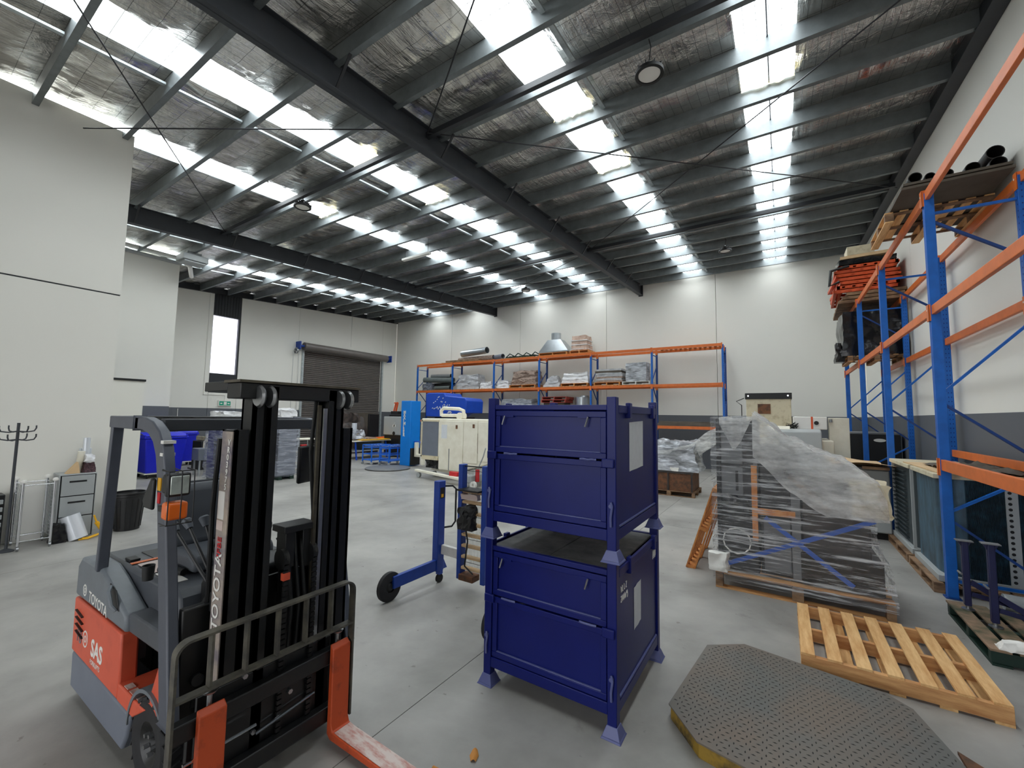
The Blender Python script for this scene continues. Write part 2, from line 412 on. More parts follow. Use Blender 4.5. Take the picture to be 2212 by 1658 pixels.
# office block (left), low partition and tall block behind it
wa = struct('wall_office', G().box(XL, -10.0, YB, 2.42, 0, 4.10).box(XL, -10.0, YB, 2.42, 4.125, 7.13), 'wall_plain', smooth=False)
ob('joint', G().box(XL, -10.012, YB, 2.41, 4.08, 4.14), 'dark_trim', wa)
wc = struct('wall_partition', G().box(-17.2, -13.2, 2.42, 3.77, 0, 2.76), 'wall_plain', smooth=False)
ob('cap_trim', G().box(-17.2, -13.17, 2.42, 3.79, 2.76, 2.81), 'black', wc)
ob('green_patch', G().box(-13.2, -13.195, 3.30, 3.68, 1.62, 1.76), 'green_tape', wc, label='strip of pale green tape')
wb = struct('wall_tower', G().box(XL, -17.2, 2.42, 5.6, 0, 7.14), 'wall_dado', smooth=False)
ob('pipe', G().tube([(-17.1, 2.45, 7.22), (-17.1, 5.45, 7.22), (-17.25, 5.9, 7.1), (-18.5, 6.4, 7.08)], .07, 10), 'white', wb)
ob('ledge', G().box(-17.25, -17.0, 2.42, 5.6, 7.02, 7.08), 'cabinet_grey', wb)
# wall behind the camera with the wide open doorway the daylight comes in by
wk = struct('wall_front', G().box(-10, -7.6, YB-.2, YB, 0, 7.2).box(1.6, XR, YB-.2, YB, 0, 7.2).box(-7.6, 1.6, YB-.2, YB, 5.0, 7.2), 'wall_plain', smooth=False)
# yard outside the doorway
mat('yard', (150,150,146), .8, var=.1, scale=1)
struct('ground', G().box(-22, 16, -26, YB-.3, -.2, -.02), 'yard')

# ---------- roof ----------
strips = [(-18.08,-17.33), (-15.0,-14.25), (-10.75,-10.0), (-7.75,-7.0), (-3.4,-2.66), (-.42,.33)]
segs = []; x = XL
for a, b_ in strips: segs.append((x, a)); x = b_
segs.append((x, XR))
PY = [0.05+1.1*k for k in range(-5, 18)]
m = bpy.data.materials.new('foil'); m.use_nodes = True; nt = m.node_tree; N = nt.nodes; L = nt.links; b = N['Principled BSDF']
b.inputs['Metallic'].default_value = .92; b.inputs['Base Color'].default_value = lin((196,196,196))
g_ = N.new('ShaderNodeNewGeometry')
rr = N.new('ShaderNodeMapRange'); rr.inputs['To Min'].default_value = .07; rr.inputs['To Max'].default_value = .30; L.new(nz(1.1, 5), rr.inputs['Value']); L.new(rr.outputs[0], b.inputs['Roughness'])
n1 = nz(1.0, 5, .8, .6, (15, 1.5, 1)); n2 = nz(2.4, 5, 1.5, .6)
ad = N.new('ShaderNodeMath'); ad.operation = 'ADD'; L.new(n1, ad.inputs[0]); L.new(n2, ad.inputs[1])
bp = N.new('ShaderNodeBump'); bp.inputs['Distance'].default_value = .06; mk = N.new('ShaderNodeMapRange'); mk.inputs['From Min'].default_value = .38; mk.inputs['From Max'].default_value = .62; mk.inputs['To Min'].default_value = .10; mk.inputs['To Max'].default_value = .85; L.new(nz(.9, 3, .5), mk.inputs['Value']); L.new(mk.outputs[0], bp.inputs['Strength']); L.new(ad.outputs[0], bp.inputs['Height']); L.new(bp.outputs[0], b.inputs['Normal'])
# fine dark wires of the safety mesh
sp = N.new('ShaderNodeSeparateXYZ'); L.new(g_.outputs['Position'], sp.inputs[0])
def wires(axis, pitch, w):
    d = N.new('ShaderNodeMath'); d.operation = 'DIVIDE'; d.inputs[1].default_value = pitch; L.new(sp.outputs[axis], d.inputs[0])
    f = N.new('ShaderNodeMath'); f.operation = 'FRACT'; L.new(d.outputs[0], f.inputs[0])
    l = N.new('ShaderNodeMath'); l.operation = 'LESS_THAN'; l.inputs[1].default_value = w; L.new(f.outputs[0], l.inputs[0]); return l.outputs[0]
w = N.new('ShaderNodeMath'); w.operation = 'MAXIMUM'; L.new(wires('X', .15, .03), w.inputs[0]); L.new(wires('Y', .30, .018), w.inputs[1])
crf = N.new('ShaderNodeValToRGB'); crf.color_ramp.elements[0].position = .35; crf.color_ramp.elements[1].position = .65
crf.color_ramp.elements[0].color = lin((240,238,234)); crf.color_ramp.elements[1].color = lin((176,172,166)); L.new(nz(.5, 6, 1.0, .65), crf.inputs['Fac'])
mx = N.new('ShaderNodeMix'); mx.data_type = 'RGBA'; L.new(w.outputs[0], mx.inputs['Factor']); L.new(crf.outputs[0], mx.inputs['A']); mx.inputs['B'].default_value = (.12,.12,.12,1)
L.new(mx.outputs['Result'], b.inputs['Base Color']); MATS['foil'] = m
m = bpy.data.materials.new('rooflight'); m.use_nodes = True; nt = m.node_tree; N = nt.nodes; L = nt.links; b = N['Principled BSDF']
g_ = N.new('ShaderNodeNewGeometry'); sp = N.new('ShaderNodeSeparateXYZ'); L.new(g_.outputs['Position'], sp.inputs[0])
w = N.new('ShaderNodeMath'); w.operation = 'MAXIMUM'; L.new(wires('X', .15, .06), w.inputs[0]); L.new(wires('Y', .30, .035), w.inputs[1])
mx = N.new('ShaderNodeMix'); mx.data_type = 'RGBA'; L.new(w.outputs[0], mx.inputs['Factor']); mx.inputs['A'].default_value = (.90,.97,1.0,1); mx.inputs['B'].default_value = (.03,.032,.032,1)
b.inputs['Base Color'].default_value = (.6,.6,.6,1); L.new(mx.outputs['Result'], b.inputs['Emission Color']); b.inputs['Emission Strength'].default_value = SKY_EMIT
MATS['rooflight'] = m

def sag(y):
    t = ((y-.05)/1.1) % 1.0
    return -.05*math.sin(math.pi*t)
g = G()
for a, b_ in segs:
    nu = max(4, int((b_-a)/.07)); nv = int((YF-YB)/.085)
    def fn(u, v, a=a, b_=b_):
        x = a+(b_-a)*u; y = YB+(YF-YB)*v; s = sag(y); e = min(1, min(u, 1-u)*(b_-a)/.15)
        n = noise.noise(Vector((x*6.5, y*1.3, 3)))*.028+noise.noise(Vector((x*2.2, y*3.5, 9)))*.03+noise.noise(Vector((x*11, y*9, 5)))*.012
        return (x, y, zr(y)+s*(.3+.7*e)+n*(-s/.05)*1.0)
    g.grid(fn, nu, nv)
for a, b_ in strips: g.grid(lambda u, v: (a+(b_-a)*u, YB+(.0-YB)*v, zr(YB+(.0-YB)*v)+sag(YB+(.0-YB)*v)), 4, 60)  # unseen foil closing the strips behind the camera, added to darken the foreground
ceil = struct('ceiling', g, 'foil', ang=80)
for a, b_ in strips:
    ob('rooflight_sheet', G().prism([(0, zr(0)+.02), (YF, zr(YF)+.02), (YF, zr(YF)+.03), (0, zr(0)+.03)], a-.03, b_+.03, 'x'), 'rooflight', ceil, smooth=False, label='glowing translucent roof sheet')
# outer roof sheet
ob('roof_sheet', G().prism([(YB-.3, zr(YB)+.12), (YF+.3, zr(YF)+.12), (YF+.3, zr(YF)+.16), (YB-.3, zr(YB)+.16)], XL-.35, XR+.35, 'x'), 'galv', ceil, smooth=False)
pm = None
for y in PY:
    if pm is None:
        gg = G(); z0, z1 = -.27, -.008; x0, x1 = XL, XR-.12
        gg.box(x0, x1, -.002, .002, z0, z1).box(x0, x1, 0, .08, z0, z0+.004).box(x0, x1, 0, .08, z1-.004, z1).box(x0, x1, .076, .08, z0, z0+.022)
        o = ob('purlin', gg, 'purlin', ceil, local=True, smooth=False); pm = o
    else:
        o = pm.copy(); COL.objects.link(o); o.parent = ceil
    o.location = (0, y, zr(y))
# rafters: I-beams that follow the fall of the roof
def rafter(x, y0=YB, y1=YF, w=.17):
    g = G(); d = .46
    for a, b_, hw in ((-.22, -.235, w/2), (-.22-d+.015, -.22-d, w/2)):
        g.prism([(y0, zr(y0)+b_), (y1, zr(y1)+b_), (y1, zr(y1)+a), (y0, zr(y0)+a)], x-hw, x+hw, 'x')
    g.prism([(y0, zr(y0)-.22-d), (y1, zr(y1)-.22-d), (y1, zr(y1)-.22), (y0, zr(y0)-.22)], x-.006, x+.006, 'x')
    o = ob('rafter', g, 'beam_grey', ceil, smooth=False, label='dark grey steel roof beam')
    ob('end_plate', G().box(x-.1, x+.1, y1-.02, y1, zr(y1)-.72, zr(y1)-.2), 'beam_grey', o, smooth=False)
    for k, y in enumerate(PY):
        if y > 1 and k % 2 == 0 and y < 18:
            for sgn in ((1,) if x > -6 else (1, -1)):
                ob('fly_brace', G().beam((x+sgn*.42, y+.02, zr(y)-.18), (x+sgn*.07, y+.02, zr(y)-.22-d+.03), .04, .02), 'dark_trim', o, smooth=False)
    return o
rafter(-5.3); rafter(-13.45)
ob('edge_rafter', G().prism([(YB, zr(YB)-.30), (YF, zr(YF)-.30), (YF, zr(YF)-.02), (YB, zr(YB)-.02)], XR-.16, XR-.004, 'x'), 'dark_trim', ceil, smooth=False)
ob('edge_flange', G().prism([(YB, zr(YB)-.31), (YF, zr(YF)-.31), (YF, zr(YF)-.30), (YB, zr(YB)-.30)], XR-.2, XR-.004, 'x'), 'beam_grey', ceil, smooth=False)
ob('wall_angle', G().prism([(2.42, zr(2.42)-.28), (YF, zr(YF)-.28), (YF, zr(YF)-.02), (2.42, zr(2.42)-.02)], XL, XL+.1, 'x'), 'dark_trim', ceil, smooth=False)
ob('wall_angle', G().box(XL, XR, YF-.08, YF-.004, zr(YF)-.1, zr(YF)-.04), 'beam_grey', ceil, smooth=False)
# bridging channels between purlins
for bx in (-7.98, -2.46, -15.3, -18.3, -14.1):
    for y0, y1 in zip(PY[:-1], PY[1:]):
        if y1 < 0: continue
        ym = y0+.02; yn = y1-.02
        ob('bridging', G().beam((bx, ym, zr(ym)-.13), (bx, yn, zr(yn)-.13), .07, .035), 'galv', ceil, smooth=False)
# bracing rods under the purlins
for a, b_ in (((-6.8,1.0),(-13.3,5.4)), ((-9.95,1.74),(-5.4,4.9)), ((-1.9,2.9),(-5.2,5.15)), ((-5.2,5.15),(2.45,12.9)), ((2.45,5.45),(-5.2,12.7)), ((-5.4,12.9),(-13.3,17.6)), ((-13.3,12.4),(-5.4,17.4))):
    dz = -.38
    ob('brace_rod', G().cyl((a[0], a[1], zr(a[1])+dz), (b_[0], b_[1], zr(b_[1])+dz), .011, n=6), 'rod', ceil)
# dark strut tubes at the bracing nodes, ragged insulation edges at the rooflights
for y in (5.25, 12.75):
    ob('strut', G().box(-13.3, XR-.16, y-.04, y+.04, zr(y)-.40, zr(y)-.30), 'dark_trim', ceil, smooth=False)
mat('wool', (238,222,172), .9, var=.2, scale=20)
for si, y in ((5, 7.75), (4, 6.65), (4, 8.85), (3, 7.75), (3, 5.55), (2, 6.65), (1, 7.75)):
    a, b_ = strips[si]
    ob('insulation_edge', G().grid(lambda u, v: (a+(b_-a)*u, y-.03-.05*abs(noise.noise(Vector((u*14, y, 1))))-.02*v, zr(y)-.01-(.07+.05*noise.noise(Vector((u*9, y, 4))))*v), 24, 3), 'wool', ceil)
# cable along the last rooflight
ob('cable', G().tube([(-.02, YB+ (YF-YB)*k/24, zr(YB+(YF-YB)*k/24)-.03) for k in range(25)], .012, 6), 'grey_plastic', ceil)
# evaporative unit under the roof beside the tower
single('duct_outlet', G().box(-16.5, -15.9, 5.25, 5.95, 6.93, 7.12).box(-16.45, -15.95, 5.30, 5.90, 6.87, 6.92).box(-16.35, -16.05, 5.4, 5.8, 7.12, 7.25), 'cabinet_grey', 'grey box-shaped air outlet hung under the roof beside the tall white block', 'air outlet', bevel=.01)

# high-bay lamps
def lampshade(x, y, z, label, name='highbay_lamp', r=.19):
    t = thing(name, label, 'ceiling lamp', (x, y, z-.12), 'round high-bay lamps')
    ob('housing', G().lathe((x, y, z), [(0,.12),(.05,.12),(.07,.05),(r*.75,.02),(r,0),(r,-.045),(r*.8,-.05),(r*.78,-.03),(0,-.03)], 28), 'black', t)
    ob('diffuser', G().lathe((x, y, z), [(0,-.034),(r*.76,-.034),(r*.76,-.03),(0,-.03)], 28), 'white', t, label='milky white round diffuser')
    for k in range(20):
        a = 2*math.pi*k/20
        if k % 2: ob('fin', G().beam((x+r*.35*math.cos(a), y+r*.35*math.sin(a), z+.04), (x+r*.98*math.cos(a), y+r*.98*math.sin(a), z+.012), .012, .05), 'black', t)
    ob('cable', G().tube([(x, y, z+.1), (x+.01, y, z+.25), (x+.03, y-.02, (z+zr(y))/2), (x, y, zr(y)-.2)], .008, 6), 'black', t)
    ob('hook', G().tube([(x, y, z+.1), (x, y, z+.16)], .014, 6), 'steel', t)
lampshade(-1.40, 5.55, 6.80, 'round black high-bay lamp hanging nearest, between the two bright strips on the right')
lampshade(-9.25, 5.25, 6.86, 'round lamp hanging in front of the bright strip left of the main roof beam')
lampshade(-1.37, 14.62, 7.45, 'small far round lamp hanging near the far wall, right of the main beam')
lampshade(-8.9, 14.8, 7.35, 'far round lamp hanging before the double bright strip near the far wall')
t = thing('batten_light', 'long white fluorescent batten hung on two wires beneath the bright strip', 'ceiling lamp', (-9.6, 9.2, 7.0))
ob('tube_housing', G().box(-10.2, -9.0, 9.14, 9.26, 7.0, 7.07), 'white', t, bevel=.01)
for xx in (-10.1, -9.1): ob('hanging_wire', G().cyl((xx, 9.2, 7.07), (xx, 9.2, zr(9.2)-.2), .006, n=5), 'rod', t)

# ---------- roller shutter ----------
ds = struct('door_1', G().box(XL-.16, XL-.14, 12.66, 17.94, 0, 5.5), 'dark_trim', smooth=False)
mat('shutter', (118,112,108), .4, .25, var=.12, scale=3)
sm = None
nsl = 52; hs = 5.45/nsl
for k in range(nsl):
    if sm is None:
        pts = [(-.02, 0), (.012, .006), (.03, .035), (.03, .06), (.012, .085), (-.02, hs-.004)]
        g = G(); 
        vs = [(p[0], 12.7, p[1]) for p in pts]+[(p[0], 17.9, p[1]) for p in pts]
        g.add(vs, [(i, i+1, i+7, i+6) for i in range(5)])
        sm = ob('slat', g, 'shutter', ds, local=True)
        sm.location = (XL-.10, 0, 0)
    else:
        o = sm.copy(); COL.objects.link(o); o.parent = ds; o.location = (XL-.10, 0, hs*k)
ob('guide', G().box(XL-.02, XL+.09, 12.60, 12.70, 0, 5.5), 'galv', ds); ob('guide', G().box(XL-.02, XL+.09, 17.90, 18.0, 0, 5.5), 'galv', ds)
ob('drum', G().cyl((XL+.26, 12.55, 5.58), (XL+.26, 18.1, 5.58), .21, n=24), 'shutter', ds)
ob('axle', G().cyl((XL+.26, 12.3, 5.58), (XL+.26, 18.35, 5.58), .06, n=12), 'loader_blue', ds)
for yy in (12.28, 18.36): ob('drum_bracket', G().box(XL, XL+.42, yy-.03, yy+.03, 5.38, 5.80), 'loader_blue', ds, label='blue end bracket')
ob('chain_hoist', G().lathe((XL+.2, 12.18, 5.3), [(.12,-.03),(.17,-.03),(.17,.03),(.12,.03),(.12,-.03)], 20, 'y').cyl((XL+.2,12.1,5.3),(XL+.2,12.3,5.3),.03,n=8), 'steel', ds)
ob('hand_chain', G().cyl((XL+.2, 12.03, 1.0), (XL+.2, 12.03, 5.3), .01, n=5).cyl((XL+.2, 12.33, 1.0), (XL+.2, 12.33, 5.3), .01, n=5), 'steel', ds)
# exit sign, conduits
t = thing('exit_sign', 'green and white running-man exit sign on the left wall below the slot window', 'sign', (XL+.05, 9.05, 2.36))
ob('casing', G().box(XL, XL+.07, 8.78, 9.32, 2.3, 2.56), 'white', t, bevel=.01)
ob('panel', G().box(XL+.07, XL+.078, 8.82, 9.28, 2.335, 2.525), 'green_sign', t)
ob('figure', G().box(XL+.078, XL+.082, 8.86, 8.94, 2.40, 2.45).box(XL+.078, XL+.082, 9.0, 9.12, 2.36, 2.50).box(XL+.078, XL+.082, 9.16, 9.24, 2.40, 2.45), 'white', t)
ob('conduit', G().cyl((XL+.02, 9.05, 2.56), (XL+.02, 9.05, 2.8), .012, n=6).cyl((XL+.02, 8.2, 2.8), (XL+.02, 9.05, 2.8), .012, n=6).cyl((XL+.02, 8.2, 2.8), (XL+.02, 8.2, 7.5), .012, n=6), 'white', wl)
ob('conduit', G().cyl((XL+.02, 7.3, 0), (XL+.02, 7.3, 2.15), .015, n=6), 'white', wl)
ob('conduit', G().cyl((XL+.02, 15.6, 6.0), (XL+.02, 15.6, 8.0), .012, n=6), 'white', wl)
# wire shelf of cable trays high on far wall corner
# ================= pallet racking =================
def post(g, x, y, h, w=.09, d=.07, dirx=0):
    # open C upright with its two rear lips; opening faces along the frame
    g.box(x-w/2, x+w/2, y-d/2, y+d/2, .012, h)
    return g
def pallet_geo(x0, x1, y0, y1, z0, parent, boards=7, along='y', m='wood', m2='wood_x', h=.14, block=False, open_under=True):
    """timber pallet: deck boards run 'along', three stringers across, bottom boards; every board a part"""
    W, D = (x1-x0, y1-y0) if along == 'y' else (y1-y0, x1-x0)
    def bx(a0, a1, b0, b1, c0, c1):   # a across boards, b along boards
        g = G()
        if along == 'y': g.box(x0+a0, x0+a1, y0+b0, y0+b1, z0+c0, z0+c1)
        else: g.box(x0+b0, x0+b1, y0+a0, y0+a1, z0+c0, z0+c1)
        return g
    bw = .095 if boards > 5 else .12
    t = .019
    db = None
    for k in range(boards):
        a = (W-bw)*k/(boards-1) + (random.uniform(-.006, .006) if 0 < k < boards-1 else 0)
        j = random.uniform(-.004, .004)
        ob('deck_board', bx(a, a+bw, 0+j, D+j, h-t, h), m if along == 'y' else m2, parent, smooth=False, bevel=.002)
    for b0 in (0, (D-.045)/2, D-.045):
        if block:
            for a0 in (0, (W-.1)/2, W-.1): ob('block', bx(a0, a0+.1, max(0, b0-.03), min(D, b0+.08), .018, h-t-.018), 'wood_old', parent, smooth=False)
            ob('stringer', bx(0, W, max(0, b0-.02), min(D, b0+.075), h-t-.018, h-t), 'wood_old', parent, smooth=False)
        else:
            ob('stringer', bx(0, W, b0, b0+.045, .018, h-t), m2 if along == 'y' else m, parent, smooth=False, bevel=.002)
    nb = 3 if block else 5
    for k in range(nb):
        a = (W-bw)*k/(nb-1); ob('bottom_board', bx(a, a+bw, 0, D, 0, .018), m if along == 'y' else m2, parent, smooth=False)
def pallet(name, label, x0, x1, y0, y1, z0, group=None, **k):
    t = thing(name, label, 'pallet', ((x0+x1)/2, (y0+y1)/2, z0), group); pallet_geo(x0, x1, y0, y1, z0, t, **k); return t

# ---- right-hand rack (runs along the right wall) ----
FX, BX = 1.63, 2.42
RY = [4.25, 7.10, 10.05, 12.72, 15.35]
rk = thing('pallet_rack', 'tall blue and orange pallet rack along the right wall', 'rack', ((FX+BX)/2, 9.8, 0))
for i, y in enumerate(RY):
    h = 4.93
    for x, nm in ((FX, 'f'), (BX, 'b')):
        o = ob('upright_post', post(G(), x, y, h, .095, .085), 'rack_blue', rk, smooth=False, bevel=.004)
        ob('foot_plate', G().box(x-.07, x+.07, y-.06, y+.06, 0, .012), 'rack_blue_dark', o)
        g = G(); z = .15
        while z < h-.1:
            for dx in (-.018, .018): g.box(x+dx-.006, x+dx+.006, y-.0435, y-.0425, z, z+.018)
            if x == BX: g.box(x-.0485, x-.0475, y-.02, y-.008, z, z+.018)
            z += .075
        if x == FX: g = G().box(x-.048, x-.0475, y-.012, y-.009, .1, h-.05).box(x-.048, x-.0475, y+.009, y+.012, .1, h-.05)
        ob('slot_holes', g, 'hole', o, smooth=False, kind='stuff')
    ob('rack_brace', G().beam((FX, y, 4.66), (BX, y, 4.66), .03, .035, (0,1,0)), 'rack_blue', rk, smooth=False)
    ob('rack_brace', G().beam((FX, y, .2), (BX, y, .2), .03, .035, (0,1,0)), 'rack_blue', rk, smooth=False)
    seq2 = [((FX, 4.58), (BX, 3.95)), ((BX, 3.22), (FX, 2.38)), ((FX, 2.30), (BX, 1.62)), ((BX, 1.52), (FX, .98)), ((FX, .92), (BX, .28))]
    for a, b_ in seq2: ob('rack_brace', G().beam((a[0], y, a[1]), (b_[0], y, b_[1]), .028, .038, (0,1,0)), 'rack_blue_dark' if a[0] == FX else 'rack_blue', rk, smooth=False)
def rbeam(x, y0, y1, z, parent, h=.115, d=.045, side=-1, m='rack_orange'):
    o = ob('rack_beam', G().box(x-d/2, x+d/2, y0+.04, y1-.04, z-h, z), m, parent, smooth=False, bevel=.006)
    g = G()
    for yy in (y0, y1):
        s_ = 1 if yy == y0 else -1; g = G()
        g.box(x-.05, x+.05, yy+s_*.036, yy+s_*.042, z-.19, z+.015).box(x-.052, x-.046, min(yy-.0*s_, yy+s_*.042), max(yy, yy+s_*.042), z-.19, z+.015)
        ob('beam_connector', g, m, o, smooth=False)
    ob('locking_clip', G().box(x-.0535, x-.052, y0+.01, y0+.03, z-.06, z-.04), 'white', o, smooth=False)
    return o
for y0, y1 in zip(RY[:-1], RY[1:]):
    for x in (FX-.015, BX): rbeam(x, y0, y1, 4.95, rk); rbeam(x, y0, y1, 3.49, rk)
for y0, y1 in list(zip(RY[:-1], RY[1:]))[:2]: rbeam(BX, y0, y1, 1.60, rk)
rbeam(FX-.015, RY[0], RY[1], 1.61, rk, h=.13)

# ---- far rack (stands before the far wall) ----
FY0, FY1 = 17.90, 18.72
PX = [-18.22, -15.5, -12.65, -9.94, -7.25, -4.53, -1.85]
fk = thing('pallet_rack', 'long blue and orange pallet rack in front of the far wall', 'rack', (-10, 18.3, 0))
for i, x in enumerate(PX):
    h = 4.95
    for y in (FY0, FY1):
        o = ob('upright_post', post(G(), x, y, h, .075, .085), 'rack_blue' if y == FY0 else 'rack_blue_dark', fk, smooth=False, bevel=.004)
        ob('foot_plate', G().box(x-.06, x+.06, y-.07, y+.07, 0, .012), 'rack_blue_dark', o)
        g = G(); z = 2.2
        while z < h-.1 and i >= 4:
            g.box(x+.038, x+.0385, y-.03, y-.01, z, z+.03).box(x+.038, x+.0385, y+.01, y+.03, z, z+.03); z += .09
        if g.v: ob('slot_holes', g, 'hole', o, smooth=False, kind='stuff')
    a = FY0; b_ = FY1; z = .3
    ob('rack_brace', G().beam((x, a, 4.72), (x, b_, 4.72), .03, .03), 'rack_blue_dark', fk, smooth=False)
    while z < 4.2:
        ob('rack_brace', G().beam((x, a, z), (x, b_, z+.75), .028, .035, (1,0,0)), 'rack_blue_dark', fk, smooth=False); a, b_ = b_, a; z += .82
def fbeam(y, x0, x1, z, parent):
    o = ob('rack_beam', G().box(x0+.04, x1-.04, y-.025, y+.025, z-.115, z), 'rack_orange', parent, smooth=False, bevel=.006)
    for xx, s_ in ((x0, 1), (x1, -1)): ob('beam_connector', G().box(min(xx, xx+s_*.045), max(xx, xx+s_*.045), y-.052, y-.046, z-.19, z+.015), 'rack_orange', o, smooth=False)
    return o
for x0, x1 in zip(PX[:-1], PX[1:]):
    for y in (FY0-.015, FY1):
        fbeam(y, x0, x1, 5.0, fk); fbeam(y, x0, x1, 3.46, fk); fbeam(y, x0, x1, 1.75, fk)
g = G()
for k in range(13): x = PX[5]+.2+k*.19; ob('deck_slat', G().box(x, x+.10, FY0, FY1, 4.985, 5.0), 'wood_x', fk, smooth=False)
# shelf boards under the bags on the middle level
def boards(x0, x1, z, m='wood_x'):
    n = max(2, int((x1-x0)/.16))
    for k in range(n):
        xx = x0+(x1-x0)*k/n; ob('shelf_board', G().box(xx, xx+.13, FY0-.05, FY1+.05, z, z+.018), m, fk, smooth=False)
boards(-18.1, -15.6, 3.46); boards(-15.4, -12.8, 3.46); boards(-12.5, -10.1, 3.46); boards(-9.8, -7.4, 3.46); boards(-7.15, -4.65, 3.46)
boards(-16.3, -13.4, 5.0); boards(-12.2, -10.2, 5.0)

# loads on the far rack, mid level
def tubeobj(name, p, q, r, m, label, cat='duct', t=.01, group=None):
    g = G().pipe(p, q, r, t); return single(name, g, m, label, cat, group)
zt = 3.478
tubeobj('duct_tube', (-17.75, 18.0, zt+.62), (-15.75, 18.25, zt+.55), .155, 'pvc_grey', 'grey duct tube, thickest of the pile on the far left of the middle shelf', t=.012)
tubeobj('duct_tube', (-17.4, 18.45, zt+.62), (-15.9, 18.5, zt+.62), .12, 'duct', 'shiny duct tube behind the thick grey one on the middle shelf')
tubeobj('duct_tube', (-17.5, 18.35, zt+.86), (-16.0, 18.35, zt+.84), .11, 'duct', 'pale duct tube topmost of the pile on the left of the middle shelf')
tubeobj('duct_tube', (-16.9, 18.05, zt+.12), (-15.72, 18.0, zt+.12), .115, 'pvc_grey', 'short dark duct tube lowest right of the pile on the middle shelf')
tubeobj('duct_tube', (-17.3, 18.3, zt+.33), (-15.65, 18.25, zt+.33), .10, 'pvc_dark', 'black tube in the middle of the tube pile on the middle shelf')
single('machine_part', G().blob(-17.9, -17.1, 17.95, 18.3, zt, zt+.40, .07, 5, 8, 3), 'side_grey', 'grey and green bracket clutter under the tubes on the far rack', 'machine part', smooth=False)
def bundle(x0, x1, z, h, m, label, seed, name='wrapped_bundle', amp=.07, fr=2.2, y0=17.95, y1=18.65, sz=4, taper=.12, cat='bundle', group=None):
    return single(name, G().blob(x0, x1, y0, y1, z, z+h, amp, fr, 14, seed, taper, sz), m, label, cat, group)
bundle(-15.2, -13.7, zt, .82, 'bag', 'tall grey plastic-wrapped bundle second from the left on the middle shelf', 11)
bundle(-13.6, -12.8, zt, .38, 'bag_white', 'low white bag right of the tall grey bundle, against the third upright', 12)
bundle(-12.5, -11.75, zt, .42, 'bag_white', 'white bag just right of the third upright on the middle shelf', 13)
pl = pallet('pallet', 'orange-brown pallet under the lumpy beige bundle on the middle shelf', -11.65, -10.15, 17.86, 18.7, zt, along='x', m='wood_orange', m2='wood_orange')
bundle(-11.6, -10.15, zt+.14, .72, 'hessian', 'lumpy beige bundle on a pallet left of the fourth upright', 14, amp=.11)
bundle(-9.75, -8.85, zt, .55, 'bag', 'grey-green crumpled bag just right of the fourth upright', 15, taper=.6)
pallet('pallet', 'orange-brown pallet under the flat white sheets on the middle shelf', -8.75, -7.4, 17.86, 18.7, zt, along='x', m='wood_orange', m2='wood_orange')
bundle(-8.75, -7.4, zt+.14, .5, 'bag_white', 'flat stack of white wrapped sheets on a pallet left of the fifth upright', 16, amp=.05)
pallet('pallet', 'pallet under the tall heap of grey sheets on the middle shelf', -7.1, -5.9, 17.86, 18.7, zt, along='x', m='wood_orange', m2='wood_orange')
for k in range(7):
    z = zt+.14+k*.085; o_ = random.uniform(-.06, .1)
    single('flattened_carton', G().blob(-7.05+o_, -5.85+o_*.6, 17.9, 18.65, z, z+.078, .02, 2, 6, 30+k), ['hessian','bag','hessian','bag','bag','cardboard_dark','bag'][k], 'flattened carton in the grey heap on the far rack, %s from the bottom' % ['first', 'second', 'third', 'fourth', 'fifth', 'sixth', 'seventh'][k], 'carton', 'cartons in the heap on the far rack')
pallet('pallet', 'white-wrapped pallet under the foil drum on the middle shelf', -5.8, -4.62, 17.86, 18.7, zt, along='x', m='dirt_white', m2='dirt_white')
g = G().blob(-5.65, -4.78, 17.92, 18.6, zt+.14, zt+.95, .03, 3, 12, 41)
single('wrapped_drum', g, 'foil_wrap', 'silver foil-wrapped load on the white pallet, rightmost on the middle shelf', 'bundle')
# top level
tubeobj('duct_tube', (-15.1, 18.25, 5.50), (-13.2, 18.0, 5.56), .18, 'duct', 'large shiny duct tube lying on top of the far rack', t=.012)
tubeobj('duct_tube', (-15.4, 18.35, 5.18), (-12.9, 18.2, 5.18), .13, 'hessian', 'long beige tube under the big duct on top of the far rack')
tubeobj('duct_tube', (-13.0, 18.35, 5.17), (-12.2, 18.05, 5.17), .13, 'side_grey', 'short grey tube right of the big duct on top of the far rack')
single('timber_stack', G().box(-16.0, -13.6, 17.86, 18.02, 5.02, 5.12), 'wood_old', 'dark timbers under the ducts on top of the far rack', 'timber')
g = G()
for k in range(9): g.beam((-11.9+k*.2, 17.9, 5.06+.02*(k % 3)), (-11.6+k*.17, 18.6, 5.12+.04*(k % 2)), .05, .05)
for k in range(4): g.tube([(-12+k*.5, 18.0, 5.05), (-11.8+k*.5, 18.1, 5.27), (-11.5+k*.5, 18.2, 5.1)], .03, 6)
single('green_frames', g, 'green_dark', 'tangle of dark green metal frames lying on top of the far rack', 'metal frames', smooth=False)
pallet('pallet', 'pallet under the galvanised hood on top of the far rack', -9.95, -8.45, 17.86, 18.7, 5.005, along='x', m='wood_orange', m2='wood_orange')
t = thing('fume_hood', 'galvanised square fume hood with round neck on top of the far rack', 'hood', (-9.2, 18.25, 5.145))
ob('hood_skirt', G().frust(-9.95, -8.40, 17.86, 18.68, 5.145, -9.95, -8.40, 17.86, 18.68, 5.2).frust(-9.95, -8.40, 17.86, 18.68, 5.2, -9.55, -8.85, 18.0, 18.5, 5.78), 'duct', t, smooth=False)
ob('neck', G().pipe((-9.2, 18.25, 5.77), (-9.2, 18.25, 6.12), .24, .01), 'duct', t)
